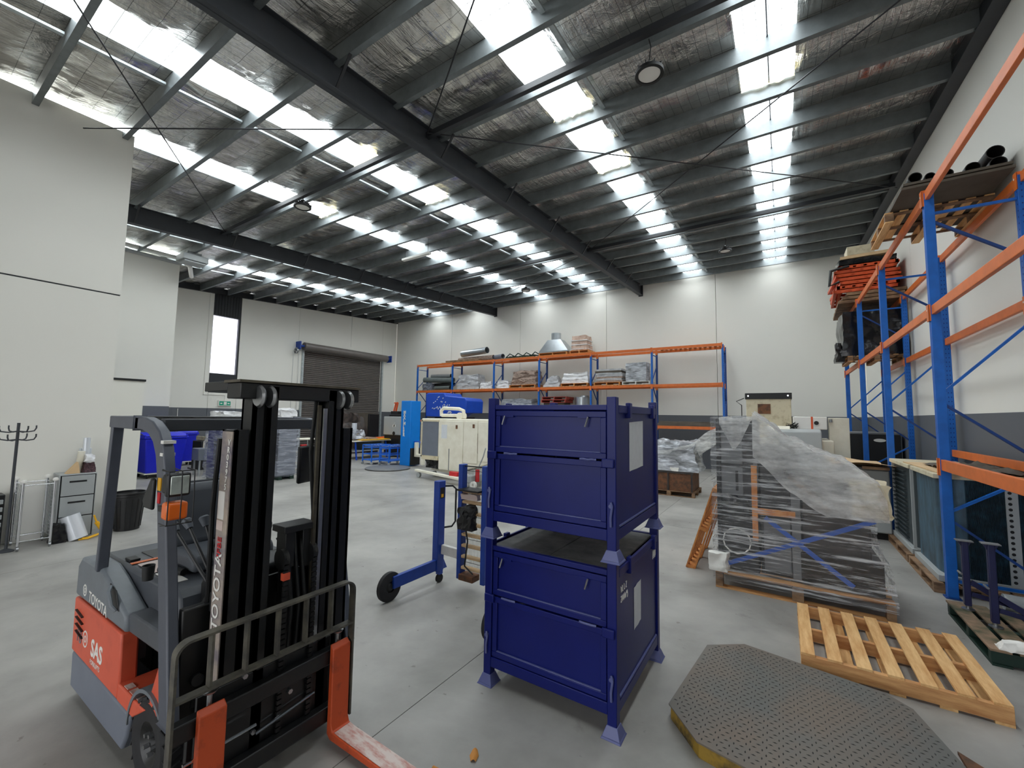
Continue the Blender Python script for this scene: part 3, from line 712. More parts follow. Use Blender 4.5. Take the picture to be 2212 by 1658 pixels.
pallet('pallet', 'pallet under the pinkish wrapped boxes on top of the far rack', -8.3, -7.35, 17.86, 18.7, 5.005, along='x', m='wood_orange', m2='wood_orange')
t = thing('wrapped_boxes', 'pinkish brown film-wrapped stack of boxes on top of the far rack', 'boxes', (-7.85, 18.25, 5.145))
ob('box_stack', G().blob(-8.25, -7.45, 17.92, 18.6, 5.145, 5.85, .035, 3, 12, 51, .12), 'box_pink', t)
for k in range(3): ob('band', G().blob(-8.27+k*.01, -7.43-k*.01, 17.9, 18.62, 5.2+k*.2, 5.23+k*.2, .02, 3, 6, 52+k), 'bag_white', t)
# low level: red pallets and a metal pipe section
mat('red_wood', (176, 70, 58), .6, scale=5, col2=(140,58,46))
for k in range(2):
    pallet('pallet', 'red-painted pallet, %s of the two stacked on the low shelf of the far rack' % ('upper' if k else 'lower'), -9.8+.05*k, -8.5+.05*k, 17.86, 18.7, 2.72+.142*k, along='x', m='red_wood', m2='red_wood')
single('carton', G().box(-9.7, -8.6, 17.95, 18.65, 1.755, 2.718), 'cardboard_dark', 'brown carton on the low shelf under the red pallets', 'carton', bevel=.01)
single('pipe_section', G().pipe((-7.85, 18.3, 2.3), (-7.85, 18.3, 2.98), .33, .012).pipe((-7.7, 18.2, 2.98), (-7.7, 18.2, 3.05), .2, .012), 'duct', 'round galvanised pipe section standing on the low shelf of the far rack', 'pipe section')
single('carton', G().box(-8.3, -7.35, 17.9, 18.7, 1.755, 2.298), 'cardboard_dark', 'brown carton on the low shelf under the galvanised pipe section', 'carton', bevel=.01)
bundle(-12.3, -10.3, 1.755, 1.15, 'foil_wrap', 'foil-covered load on the low shelf of the far rack behind the big blue crates', 61)
bundle(-4.4, -2.2, 1.755, .18, 'cardboard_dark', 'flat brown boards on the low shelf at the right end of the far rack', 62, amp=.02)

# ---- loads on the right rack ----
# pallet resting on the top beams, seen from below
pt = pallet('pallet', 'weathered pallet resting on the top beams of the right rack, seen from below', 1.36, 2.47, 7.95, 9.12, 4.955, along='y', m='wood', m2='wood_x', h=.15, block=True)
for k, (a, b_, r, s_) in enumerate(((7.25, 9.0, 0, 0), (7.35, 9.05, .01, 1), (7.3, 8.95, .03, 2))):
    single('flattened_carton', G().box(1.42+r, 2.44, a, b_, 5.108+k*.035, 5.14+k*.035), 'cardboard_dark', 'dark flattened carton on the topmost pallet of the right rack, %s of three' % ['lowest', 'middle', 'topmost'][k], 'carton', 'dark cartons on the top pallet')
for k, (x, z, r) in enumerate(((1.58, 5.285, .07), (1.73, 5.27, .055), (1.90, 5.275, .06), (2.14, 5.29, .075), (2.37, 5.30, .08), (2.36, 5.46, .085))):
    single('tube', G().pipe((x, 7.35+.03*k, z), (x, 8.9, z), r, .008), 'pvc_dark', 'black tube on the top pallet of the right rack, %s' % ['leftmost', 'second from left', 'third from left', 'fourth from left', 'lower by the wall', 'highest by the wall'][k], 'tube')
# black wrapped pallet on the middle level of the far bay
pallet('pallet', 'timber pallet under the black wrapped load in the far bay of the right rack', 1.40, 2.50, 12.95, 14.15, 3.495, along='y', m='wood_x', m2='wood_x', block=True)
single('black_wrapped_load', G().blob(1.30, 2.48, 12.95, 14.2, 3.64, 4.72, .05, 2.2, 16, 71, .06), 'bag_black', 'big load wrapped in shiny black film in the far bay of the right rack', 'wrapped load')
single('black_film_tail', G().blob(1.16, 1.34, 12.95, 13.3, 3.5, 3.95, .05, 4, 8, 72, .5), 'bag_black', 'loose tail of black film hanging off the wrapped load in the far bay', 'plastic film')
# orange panels and timber on the top level
z = 4.955
for k in range(3):
    single('timber_board', G().box(1.30+.05*k, 2.50, 12.95, 15.1-.1*k, z, z+.07).turn((1.9, 14, z), 2*k-2), 'wood_old', 'brown timber board under the orange barriers, %s layer' % ['lowest', 'second', 'third'][k], 'board'); z += .09
mat('barrier_orange', (222, 86, 36), .45, var=.2, scale=8)
for k in range(7):
    g = G(); x0 = 1.22+.03*((k*5) % 4); y0 = 12.95+.06*((k*3) % 3)
    g.box(x0, 2.42, y0, y0+.06, z, z+.07).box(x0, 2.42, 14.6, 14.66, z, z+.07).box(x0, x0+.06, y0, 14.66, z, z+.07).box(2.36, 2.42, y0, 14.66, z, z+.07)
    for j in range(6): g.box(x0+.1+j*.2, x0+.16+j*.2, y0, 14.6, z+.01, z+.05)
    g.turn((1.8, 13.8, z), ((k*7) % 5-2)*1.4)
    single('barrier_panel', g, 'barrier_orange', 'orange slatted barrier panel in the right rack pile, %s from the bottom' % ['first', 'second', 'third', 'fourth', 'fifth', 'sixth', 'seventh'][k], 'barrier', 'orange barriers piled on the right rack', smooth=False); z += .098
single('black_sheet', G().blob(1.3, 2.4, 12.95, 14.6, z, z+.12, .04, 3, 10, 81), 'bag_black', 'black plastic sheet lying over the orange barriers', 'sheet')
single('black_bracket', G().tube([(1.5, 12.92, z-.05), (1.14, 12.92, z-.12), (1.10, 12.92, z-.5), (1.3, 12.92, z-.42)], .035, 8), 'black', 'bent black bracket sticking out left of the orange barriers', 'bracket')
single('beige_box', G().box(1.48, 2.0, 12.98, 13.5, z+.23, z+.45), 'cream_dirty', 'beige box on the very top of the pile in the right rack', 'box', bevel=.01)
single('beige_board', G().box(1.38, 2.3, 12.94, 14.0, z+.15, z+.22).turn((1.8, 13.4, z+.2), -5), 'ply', 'beige board under the beige box on top of the right rack pile', 'board')
# black cooler unit, plywood sheet, grey machine boxes behind the rack front
# ================= forklift =================
fk_ = thing('forklift', 'orange and grey electric forklift with black mast, forks lowered, at the front left', 'forklift', (-3.3, 1.5, 0))
Ya, Yb = .97, 2.03
F = fk_
# lower grey chassis skirt
g = G().prism([(-4.38,.06), (-4.40,.30), (-3.20,.30), (-3.24,.16), (-3.30,.07)], Ya, Yb)
ob('chassis_skirt', g, 'side_grey', F, bevel=.015)
# counterweight / battery side panels in orange
g = G().prism([(-4.42,.302), (-4.44,.67), (-3.44,.685), (-3.42,.40), (-3.0,.40), (-3.02,.302)], Ya, Ya+.1)
g.prism([(-4.42,.302), (-4.44,.67), (-3.44,.685), (-3.42,.40), (-3.0,.40), (-3.02,.302)], Yb-.1, Yb)
ob('side_panel', G().prism([(-4.42,.302), (-4.44,.67), (-3.44,.685), (-3.42,.40), (-3.43,.302)], Ya, Ya+.09), 'orange_paint', F, bevel=.012)
ob('step', G().prism([(-3.43,.302), (-3.43,.40), (-3.0,.40), (-3.17,.302)], Ya, Ya+.30), 'orange_paint', F, bevel=.008)
ob('side_panel', G().prism([(-4.42,.302), (-4.44,.67), (-3.44,.685), (-3.42,.40), (-3.0,.40), (-3.17,.302)], Yb-.22, Yb), 'orange_paint', F, bevel=.012)
ob('counterweight', G().box(-4.45, -3.62, Ya+.225, Yb-.225, .10, .68), 'mast_black', F, bevel=.02)
ob('battery_bay', G().box(-3.61, -2.85, Ya+.225, Yb-.225, .12, .62), 'mast_black', F, bevel=.01)
ob('service_tag', G().box(-3.615, -3.60, 1.05, 1.15, .42, .62), 'hood_light', F)
for k in range(4): ob('vent_slot', G().beam((-4.36+.01*k, Ya-.003, .60-.045*k), (-4.20+.01*k, Ya-.003, .585-.045*k), .02, .006), 'black', F, smooth=False)
for k in range(4): ob('tread_mark', G().box(-3.36+k*.085, -3.30+k*.085, Ya+.012, Ya+.05, .401, .405), 'fork_worn', F, smooth=False)
ob('step_eye', G().lathe((-3.2, 1.12, .403), [(.02,0),(.035,0),(.035,.012),(.02,.012),(.02,0)], 14), 'black', F)
# hood: grey body over the battery with sloping end
g = G().prism([(-4.44,.685), (-4.44,.90), (-4.36,.97), (-3.97,.975), (-3.78,.93), (-3.40,.80), (-3.38,.70)], Ya, Ya+.12)
ob('hood_side', g, 'hood_light', F, bevel=.02)
ob('hood_side', G().prism([(-4.44,.685), (-4.44,.90), (-4.36,.97), (-3.97,.975), (-3.78,.93), (-3.40,.80), (-3.38,.70)], Yb-.12, Yb), 'hood_light', F, bevel=.02)
g = G().prism([(-4.44,.70), (-4.44,.92), (-4.36,.965), (-3.95,.97), (-3.05,.985), (-3.0,.95), (-2.95,.78), (-3.0,.70)], Ya+.12, Yb-.12)
ob('hood', g, 'hood_grey', F, bevel=.025)
ob('hood_front_rim', G().prism([(-3.40,.70), (-3.42,.80), (-3.38,.815), (-2.85,.83), (-2.80,.80), (-2.82,.72)], Ya+.02, Ya+.14), 'hood_grey', F, bevel=.012)
ob('sticker_plate', G().box(-3.80, -3.52, Ya+.16, Ya+.28, .981, .984), 'sticker', F, label='warning sticker, pale with an orange edge')
ob('sticker_plate', G().box(-3.48, -3.20, Ya+.16, Ya+.24, .984, .987), 'white', F)
ob('sticker_plate', G().box(-3.88, -3.84, Ya+.14, Ya+.30, .978, .981), 'orange_lamp', F)
ob('latch_recess', G().prism([(-3.72,.80), (-3.70,.93), (-3.58,.91), (-3.50,.80)], Ya-.004, Ya+.002), 'black', F, bevel=.004)
ob('release_handle', G().tube([(-3.66,Ya-.01,.92),(-3.62,Ya-.03,.90),(-3.55,Ya-.03,.83),(-3.53,Ya-.01,.80)], .012, 8), 'hood_light', F)
# lettering
text('TOYOTA', .095, (-4.12, Ya-.001, .72), (1,0,-.04), (0,0,1), 'white', F, bold=.001)
ob('emblem', G().lathe((-4.22, Ya-.002, .765), [(.03,0),(.04,0),(.04,.004),(.03,.004),(.03,0)], 20, 'y').lathe((-4.22, Ya-.002, .765), [(.012,0),(.018,0),(.018,.004),(.012,.004),(.012,0)], 16, 'y'), 'white', F)
text('SAS', .15, (-3.98, Ya-.001, .40), (1,0,.02), (0,0,1), 'white', F, bold=.004)
text('FORKLIFTS', .042, (-3.98, Ya-.001, .345), (1,0,.02), (0,0,1), 'white', F)
ob('emblem', G().lathe((-4.12, Ya-.002, .46), [(.045,0),(.055,0),(.055,.003),(.045,.003),(.045,0)], 20, 'y').lathe((-4.12, Ya-.002, .46), [(.015,0),(.024,0),(.024,.003),(.015,.003),(.015,0)], 16, 'y'), 'white', F)
text('18', .13, (-4.33, Ya-.001, .40), (1,0,0), (0,0,1), 'side_grey', F)
# wheels
def wheel(c, r, w, parent, hub='mast_black', lugs=20):
    o = ob('wheel', G().lathe(c, [(r*.5,-w/2+.01),(r*.9,-w/2),(r,-w/2+.02),(r,w/2-.02),(r*.9,w/2),(r*.5,w/2-.01)], 32, 'y'), 'rubber', parent)
    ob('rim', G().lathe(c, [(0,-w/2+.05),(r*.2,-w/2+.03),(r*.3,-w/2+.05),(r*.5,-w/2+.01),(r*.53,-w/2+.01),(r*.53,w/2-.01),(r*.3,w/2-.05),(0,w/2-.05)], 24, 'y'), hub, o)
    g = G()
    for k in range(lugs):
        a = 2*math.pi*k/lugs; a2 = a+.12
        for s_, yy in ((-1, -w/2+.005), (1, w/2-.005)):
            p = (c[0]+math.cos(a)*(r+.004), c[1]+yy, c[2]+math.sin(a)*(r-.004)); q = (c[0]+math.cos(a2)*(r-.002), c[1], c[2]+math.sin(a2)*(r-.002))
            g.beam(p, q, .035, .016, (math.cos(a), 0, math.sin(a)))
    ob('tread', g, 'rubber', o, smooth=False, kind='stuff')
    g = G()
    for k in range(5):
        a = 2*math.pi*k/5; g.cyl((c[0]+math.cos(a)*r*.22, c[1]-w/2+.03, c[2]+math.sin(a)*r*.22), (c[0]+math.cos(a)*r*.22, c[1]-w/2+.005, c[2]+math.sin(a)*r*.22), .012, n=6)
    ob('wheel_nuts', g, 'steel', o, kind='stuff')
wheel((-2.96, 1.06, .235), .228, .17, F); wheel((-2.96, 1.94, .235), .228, .17, F); wheel((-4.15, 1.5, .18), .172, .14, F, lugs=0)
def fender(y0, y1):
    g = G(); n = 12; pi_ = []; po = []
    for k in range(n+1):
        a = math.radians(178-k*128/n); pi_.append((-2.96+.262*math.cos(a), .235+.262*math.sin(a))); po.append((-2.96+.282*math.cos(a), .235+.282*math.sin(a)))
    vs = []; 
    for p, q in zip(pi_, po): vs += [(p[0], y0, p[1]), (q[0], y0, q[1]), (q[0], y1, q[1]), (p[0], y1, p[1])]
    fs = []
    for k in range(n):
        for c in range(4): fs.append((4*k+c, 4*k+(c+1) % 4, 4*k+4+(c+1) % 4, 4*k+4+c))
    fs += [(0,1,2,3), (4*n+3,4*n+2,4*n+1,4*n)]
    ob('fender', g.add(vs, fs), 'hood_light', F)
fender(.965, 1.15); fender(1.85, 2.035)
ob('toe_board', G().prism([(-3.0,.40), (-2.86,.70), (-2.80,.70), (-2.82,.45), (-2.9,.39)], Ya+.01, Ya+.06), 'orange_paint', F)
ob('floor_plate', G().box(-3.60, -2.80, 1.2, 1.8, .621, .64), 'mast_black', F, bevel=.004)
ob('pedal', G().box(-3.02, -2.9, 1.62, 1.72, .64, .74).turn((-2.95, 1.67, .64), 0), 'black', F)
# dash and steering
ob('dash', G().prism([(-2.98,.64), (-2.78,.64), (-2.74,1.10), (-2.90,1.14), (-3.02,1.02)], 1.2, 1.8), 'mast_black', F, bevel=.03)
ob('cowl_panel', G().box(-2.79, -2.735, 1.02, 1.98, .40, .98), 'mast_black', F, bevel=.01)
ob('steering_column', G().cyl((-2.86, 1.5, 1.05), (-3.05, 1.47, 1.20), .035, n=12), 'black', F)
g = G(); c = Vector((-3.07, 1.46, 1.215)); ax = Vector((-.75, -.05, .66)).normalized(); u = ax.cross(Vector((0,1,0))).normalized(); v = ax.cross(u)
sw = [c+(u*math.cos(t)+v*math.sin(t))*.17 for t in [2*math.pi*k/24 for k in range(25)]]
o = ob('steering_wheel', G().tube(sw, .014, 8), 'black', F)
for k in range(3): ob('spoke', G().cyl(c, sw[k*8], .011, n=6), 'black', o)
ob('spinner_knob', G().lathe(tuple(sw[3]+ax*.02), [(0,-.02),(.02,-.015),(.024,.01),(.018,.03),(0,.034)], 14), 'grey_plastic', o)
for p, q in (((-2.87,1.22,.98), (-3.24,1.14,1.30)), ((-2.85,1.24,.97), (-3.13,1.17,1.33)), ((-2.82,1.26,.96), (-3.03,1.22,1.35))):
    o = ob('control_lever', G().cyl(p, q, .010, .009, 8), 'black', F)
    d = (Vector(q)-Vector(p)).normalized()
    ob('lever_knob', G().cyl(Vector(q)-d*.01, Vector(q)+d*.045, .018, .030, 12).cyl(Vector(q)+d*.045, Vector(q)+d*.055, .030, .022, 12), 'grey_plastic', o)
ob('lever_gaiter', G().frust(-2.93, -2.76, 1.17, 1.32, .90, -2.89, -2.80, 1.20, 1.29, .99), 'black', F)
ob('light_stalk', G().tube([(-2.95,1.62,1.18),(-2.9,1.72,1.24),(-2.86,1.76,1.27)], .01, 6), 'black', F)
# seat
g = G().prism([(-3.72,1.03), (-3.76,1.49), (-3.71,1.53), (-3.65,1.50), (-3.60,1.10)], 1.24, 1.76)
ob('seat_backrest', g, 'seat', F, bevel=.035)
ob('seat_back_shell', G().prism([(-3.76,1.05), (-3.82,1.50), (-3.78,1.53), (-3.72,1.05)], 1.22, 1.78), 'hood_grey', F, bevel=.01)
ob('seat_cushion', G().prism([(-3.72,1.0), (-3.70,1.09), (-3.30,1.12), (-3.22,1.09), (-3.22,1.0)], 1.24, 1.76), 'seat', F, bevel=.03)
ob('seat_base', G().box(-3.68, -3.28, 1.3, 1.7, .985, 1.0), 'black', F)
ob('armrest', G().box(-3.72, -3.45, 1.79, 1.86, .985, 1.2), 'hood_grey', F, bevel=.02)
ob('cup', G().lathe((-3.38, 1.06, .99), [(.028,0),(.034,.09),(.031,.09),(.026,.005),(0,.005)], 16), 'black', F)
ob('hood_recess', G().box(-4.15, -3.80, 1.25, 1.75, .968, .974), 'mast_black', F, bevel=.002)
ob('tool_grip', G().tube([(-3.50,1.16,1.005),(-3.40,1.20,1.01),(-3.30,1.22,1.005)], .022, 10), 'black', F)
for k in range(4): ob('mat_strip', G().box(-3.20, -2.98, 1.33+k*.06, 1.38+k*.06, .986, .998), 'grey_plastic', F, bevel=.003)
ob('hood_latch', G().box(-4.02, -3.92, 1.12, 1.18, .972, .99), 'black', F, bevel=.004)
# overhead guard
def arcpost(y0, y1, m):
    out = [(-3.46,2.01),(-3.30,2.01),(-3.16,1.985),(-3.05,1.93),(-2.97,1.84),(-2.93,1.72),(-2.78,1.1),(-2.64,.44)]
    inn = [(-3.46,1.93),(-3.33,1.93),(-3.22,1.91),(-3.14,1.865),(-3.08,1.79),(-3.04,1.68),(-2.90,1.1),(-2.76,.44)]
    n = len(out); vs = []
    for p, q in zip(out, inn): vs += [(p[0],y0,p[1]), (q[0],y0,q[1]), (q[0],y1,q[1]), (p[0],y1,p[1])]
    fs = [(4*k+c_, 4*k+(c_+1) % 4, 4*k+4+(c_+1) % 4, 4*k+4+c_) for k in range(n-1) for c_ in range(4)]+[(0,1,2,3),(4*n-1,4*n-2,4*n-3,4*n-4)]
    return ob('guard_pillar', G().add(vs, fs), m, F, bevel=.008)
p1 = arcpost(.955, 1.01, 'guard_grey'); p2 = arcpost(1.99, 2.045, 'guard_grey')
ob('scuff_mark', G().box(-2.995, -2.95, .950, .956, 1.60, 1.67), 'yellow', p1); ob('scuff_mark', G().box(-2.985, -2.95, .950, .956, 1.53, 1.59), 'red', p1)
for zz in (1.86, 1.79): ob('white_stripe', G().beam((-2.985+.0*zz, .953, zz+.01), (-2.985, 1.013, zz+.01), .04, .018), 'white', p1)
for y in (.985, 2.015): ob('guard_rear_post', G().beam((-3.97, y, .95), (-3.89, y, 1.95), .06, .05), 'guard_grey', F, bevel=.006)
for y in (.985, 2.015): ob('guard_rail', G().box(-3.95, -3.40, y-.03, y+.03, 1.93, 2.01), 'guard_grey', F, bevel=.006)
ob('guard_crossbar', G().box(-3.95, -3.88, 1.015, 1.985, 1.94, 2.01), 'mast_black', F, bevel=.006)
ob('guard_crossbar', G().box(-3.22, -3.15, 1.01, 1.99, 1.925, 2.0), 'beam_grey', F, bevel=.006)
for k in range(6): ob('guard_bar', G().box(-3.88, -3.22, 1.12+k*.15, 1.135+k*.15, 1.955, 2.0), 'mast_black', F, smooth=False)
# work lamp and indicator on the pillar
o = ob('work_lamp', G().frust(-2.77, -2.70, .895, .98, 1.615, -2.77, -2.70, .895, .98, 1.715).frust(-2.70, -2.66, .885, .99, 1.605, -2.70, -2.66, .885, .99, 1.725), 'black', F, bevel=.012)
ob('lamp_lens', G().box(-2.66, -2.652, .897, .978, 1.618, 1.712), 'lens', o, bevel=.004)
ob('indicator_lamp', G().box(-2.74, -2.66, .89, .985, 1.485, 1.575), 'orange_lamp', F, bevel=.014)
gd = G()
for yy in (.88, .935, .99): gd.tube([(-2.72,yy,1.745),(-2.63,yy,1.74),(-2.62,yy,1.60),(-2.62,yy,1.475),(-2.70,yy,1.46)], .003, 5)
for zz in (1.74, 1.47): gd.tube([(-2.72,.88,zz),(-2.63,.88,zz),(-2.63,.99,zz),(-2.72,.99,zz)], .003, 5)
ob('lamp_guard', gd, 'black', o)
ob('lamp_bracket', G().box(-2.90, -2.70, .93, .96, 1.5, 1.53), 'black', F)
ob('mirror', G().prism([(-3.12,1.49), (-3.15,1.53), (-3.04,1.67), (-3.0,1.66), (-3.0,1.49)], .93, .95), 'black', F, bevel=.01)
ob('mirror', G().box(-3.10, -3.07, 1.80, 1.97, 1.52, 1.80).turn((-3.08, 1.9, 1.7), 20), 'black', F, bevel=.015)
# mast
def channel(y0, y1, x0, x1, z0, z1, side, m='mast_black', name='mast_channel'):
    t_ = .018; g = G().box(x0, x1, y0 if side < 0 else y1-t_, y0+t_ if side < 0 else y1, z0, z1)
    g.box(x1-.022, x1, y0, y1, z0, z1).box(x0, x0+.022, y0, y1, z0, z1)
    return ob(name, g, m, F, smooth=False)
cL = channel(1.13, 1.20, -2.68, -2.53, .10, 1.95, -1); channel(1.81, 1.88, -2.68, -2.53, .10, 1.95, 1)
channel(1.215, 1.27, -2.66, -2.52, .16, 2.22, -1); channel(1.74, 1.795, -2.66, -2.52, .16, 2.22, 1)
channel(1.285, 1.34, -2.64, -2.50, .20, 2.20, -1); channel(1.67, 1.725, -2.64, -2.50, .20, 2.20, 1)
ob('wear_strip', G().box(-2.515, -2.498, 1.598, 1.618, .9, 2.10), 'rail_wear', F, smooth=False)
ob('wear_strip', G().box(-2.515, -2.505, 1.640, 1.665, .55, 2.08), 'steel', F, smooth=False)
ob('mast_crosshead', G().box(-2.66, -2.50, 1.13, 1.90, 2.125, 2.215), 'mast_black', F, bevel=.006)
ob('mast_top_plate', G().box(-2.68, -2.49, 1.12, 1.90, 2.215, 2.23), 'rail_wear', F)
ob('mast_top_plate', G().box(-2.95, -2.66, 1.13, 1.20, 2.17, 2.225), 'mast_black', F, bevel=.004)
ob('crosstie', G().box(-2.70, -2.68, 1.13, 1.88, .95, 1.05), 'mast_black', F)
for y in (1.225, 1.285, 1.735, 1.80):
    ob('mast_roller', G().lathe((-2.49, y, 2.14), [(0,-.012),(.055,-.012),(.065,0),(.055,.012),(0,.012)], 20, 'y'), 'steel', F)
# plate with lettering on the outer face of the mast
pg = ob('mast_side_plate', G().box(-2.665, -2.545, 1.124, 1.130, .30, 1.94), 'mast_plate', F, label='worn bare-metal strip with white lettering')
ob('load_plate', G().box(-2.655, -2.585, 1.121, 1.124, 1.46, 1.61), 'white', pg); ob('load_plate', G().box(-2.66, -2.59, 1.121, 1.124, 1.40, 1.452), 'sticker', pg)
for k, ch in enumerate('VR03975'): text(ch, .046, (-2.585-.002*k, 1.121, 1.865-.0405*k), (1,0,0), (0,0,1), 'white', pg, bold=.001)
text('TOYOTA', .098, (-2.575, 1.121, .875), (0,0,1), (-1,0,0), 'white', pg, bold=.001)
text('7FBE', .06, (-2.59, 1.121, 1.245), (0,0,1), (-1,0,0), 'red', pg)
# cylinders, chains and hoses in the mast
for y in (1.10, 1.9): ob('tilt_cylinder', G().cyl((-2.95, y+.02, .55), (-2.70, y, .60), .03, n=12), 'black', F)
ob('lift_cylinder', G().cyl((-2.60, 1.50, .15), (-2.60, 1.50, 1.30), .045, n=16).cyl((-2.60, 1.50, 1.30), (-2.60, 1.50, 1.36), .03, n=12), 'mast_black', F)
ob('chain_anchor', G().box(-2.64, -2.50, 1.42, 1.62, 1.33, 1.37).box(-2.62, -2.52, 1.44, 1.50, 1.12, 1.33).box(-2.62, -2.52, 1.55, 1.60, 1.10, 1.33), 'mast_black', F, bevel=.004)
for y in (1.43, 1.61):
    o = ob('chain_sheave', G().lathe((-2.53, y, 1.18), [(.0,-.015),(.06,-.015),(.05,0),(.06,.015),(0,.015)], 24, 'y'), 'mast_black', F)
    g = G()
    for k in range(34): g.box(-2.49, -2.475, y-.014, y+.014, 1.16-k*.03, 1.182-k*.03)
    ob('lift_chain', g, 'black', o, smooth=False, kind='stuff')
for k, y in enumerate((1.475, 1.52, 1.56)): ob('hydraulic_hose', G().tube([(-2.52,y,.35),(-2.50,y+.01,.9),(-2.53,y-.01,1.2),(-2.56,y,1.30)], .011, 8), 'black', F)
ob('hydraulic_hose', G().tube([(-2.58,1.63,2.15),(-2.60,1.62,1.8),(-2.57,1.66,1.2),(-2.55,1.64,.6)], .012, 8), 'black', F)
ob('hose_tag', G().box(-2.50, -2.47, 1.41, 1.45, 1.07, 1.11), 'orange_paint', F)
ob('hose_bundle', G().tube([(-2.85,1.15,.95),(-2.78,1.12,.7),(-2.74,1.1,.45)], .02, 8).tube([(-2.68,1.12,1.9),(-2.74,1.13,1.5),(-2.75,1.14,1.0),(-2.80,1.14,.75)], .014, 8), 'black', F)
# carriage, backrest, forks
ob('carriage_bar', G().box(-2.50, -2.44, .90, 1.86, .47, .56), 'mast_black', F, bevel=.008)
ob('carriage_bar', G().box(-2.50, -2.44, .90, 1.86, .13, .22), 'mast_black', F, bevel=.008)
ob('carriage_plate', G().box(-2.52, -2.50, 1.02, 1.76, .10, .62), 'mast_black', F, bevel=.004)
ob('side_shift_rod', G().cyl((-2.43, .95, .375), (-2.43, 1.28, .375), .008, n=8), 'chrome', F)
ob('side_shift_rod', G().cyl((-2.47, 1.30, .30), (-2.47, 1.64, .34), .010, n=8), 'chrome', F)
for y, z_ in ((1.30,.30),(1.5,.41),(1.12,.30),(1.24,.62),(1.62,.18)): ob('bolt', G().cyl((-2.50,y,z_), (-2.485,y,z_), .014, n=6), 'steel', F)
ob('lower_guard', G().box(-2.56, -2.53, 1.0, 1.9, .06, .50), 'black', F, bevel=.004)
def barpath(pts, w, d, name):
    g = G()
    for a, b_ in zip(pts[:-1], pts[1:]): g.beam((-2.42, a[0], a[1]), (-2.42, b_[0], b_[1]), w, d, (1,0,0))
    return ob(name, g, 'backrest', F, smooth=False)
arc = lambda cy, cz, r, a0, a1: [(cy+r*math.cos(math.radians(a0+(a1-a0)*k/6)), cz+r*math.sin(math.radians(a0+(a1-a0)*k/6))) for k in range(7)]
pts = [(.885,.12)]+arc(.945,.895,.06,180,90)+arc(1.795,.895,.06,90,0)+[(1.855,.12)]
n = len(pts); vs = []
for k, (y, z_) in enumerate(pts):
    p0 = Vector(pts[max(k-1,0)]); p1_ = Vector(pts[min(k+1,n-1)]); d = (p1_-p0).normalized(); nn = Vector((-d.y, d.x))*.006
    vs += [(-2.445,y+nn.x,z_+nn.y), (-2.395,y+nn.x,z_+nn.y), (-2.395,y-nn.x,z_-nn.y), (-2.445,y-nn.x,z_-nn.y)]
fs = [(4*k+c_, 4*k+(c_+1) % 4, 4*k+4+(c_+1) % 4, 4*k+4+c_) for k in range(n-1) for c_ in range(4)]+[(0,1,2,3),(4*n-1,4*n-2,4*n-3,4*n-4)]
bo = ob('load_backrest', G().add(vs, fs), 'backrest', F)
ob('rail', G().box(-2.445, -2.395, .892, 1.848, .685, .697), 'backrest', bo, smooth=False)
for k in range(5): ob('upright_bar', G().box(-2.440, -2.400, 1.03+.165*k, 1.042+.165*k, .697, .949), 'backrest', bo, smooth=False)
for yc in (1.055, 1.775):
    o = ob('fork', G().prism([(-2.432,.60), (-2.395,.575), (-2.392,.14), (-2.375,.10), (-2.30,.092), (-1.28,.068), (-1.27,.055), (-1.4,.045), (-2.40,.045), (-2.432,.07)], yc-.062, yc+.062), 'fork_orange', F, bevel=.006)
    ob('blade_top', G().prism([(-2.36,.0985), (-2.30,.0945), (-1.30,.0705), (-1.30,.0725), (-2.30,.0965), (-2.36,.1005)], yc-.056, yc+.056), 'fork_worn', o, label='blade top worn to pale metal')
    ob('lock_pin', G().cyl((-2.45,yc,.56), (-2.45,yc,.645), .012, n=8).lathe((-2.45,yc,.645), [(0,0),(.03,.005),(.035,.015),(.02,.022),(0,.022)], 14), 'steel', o)
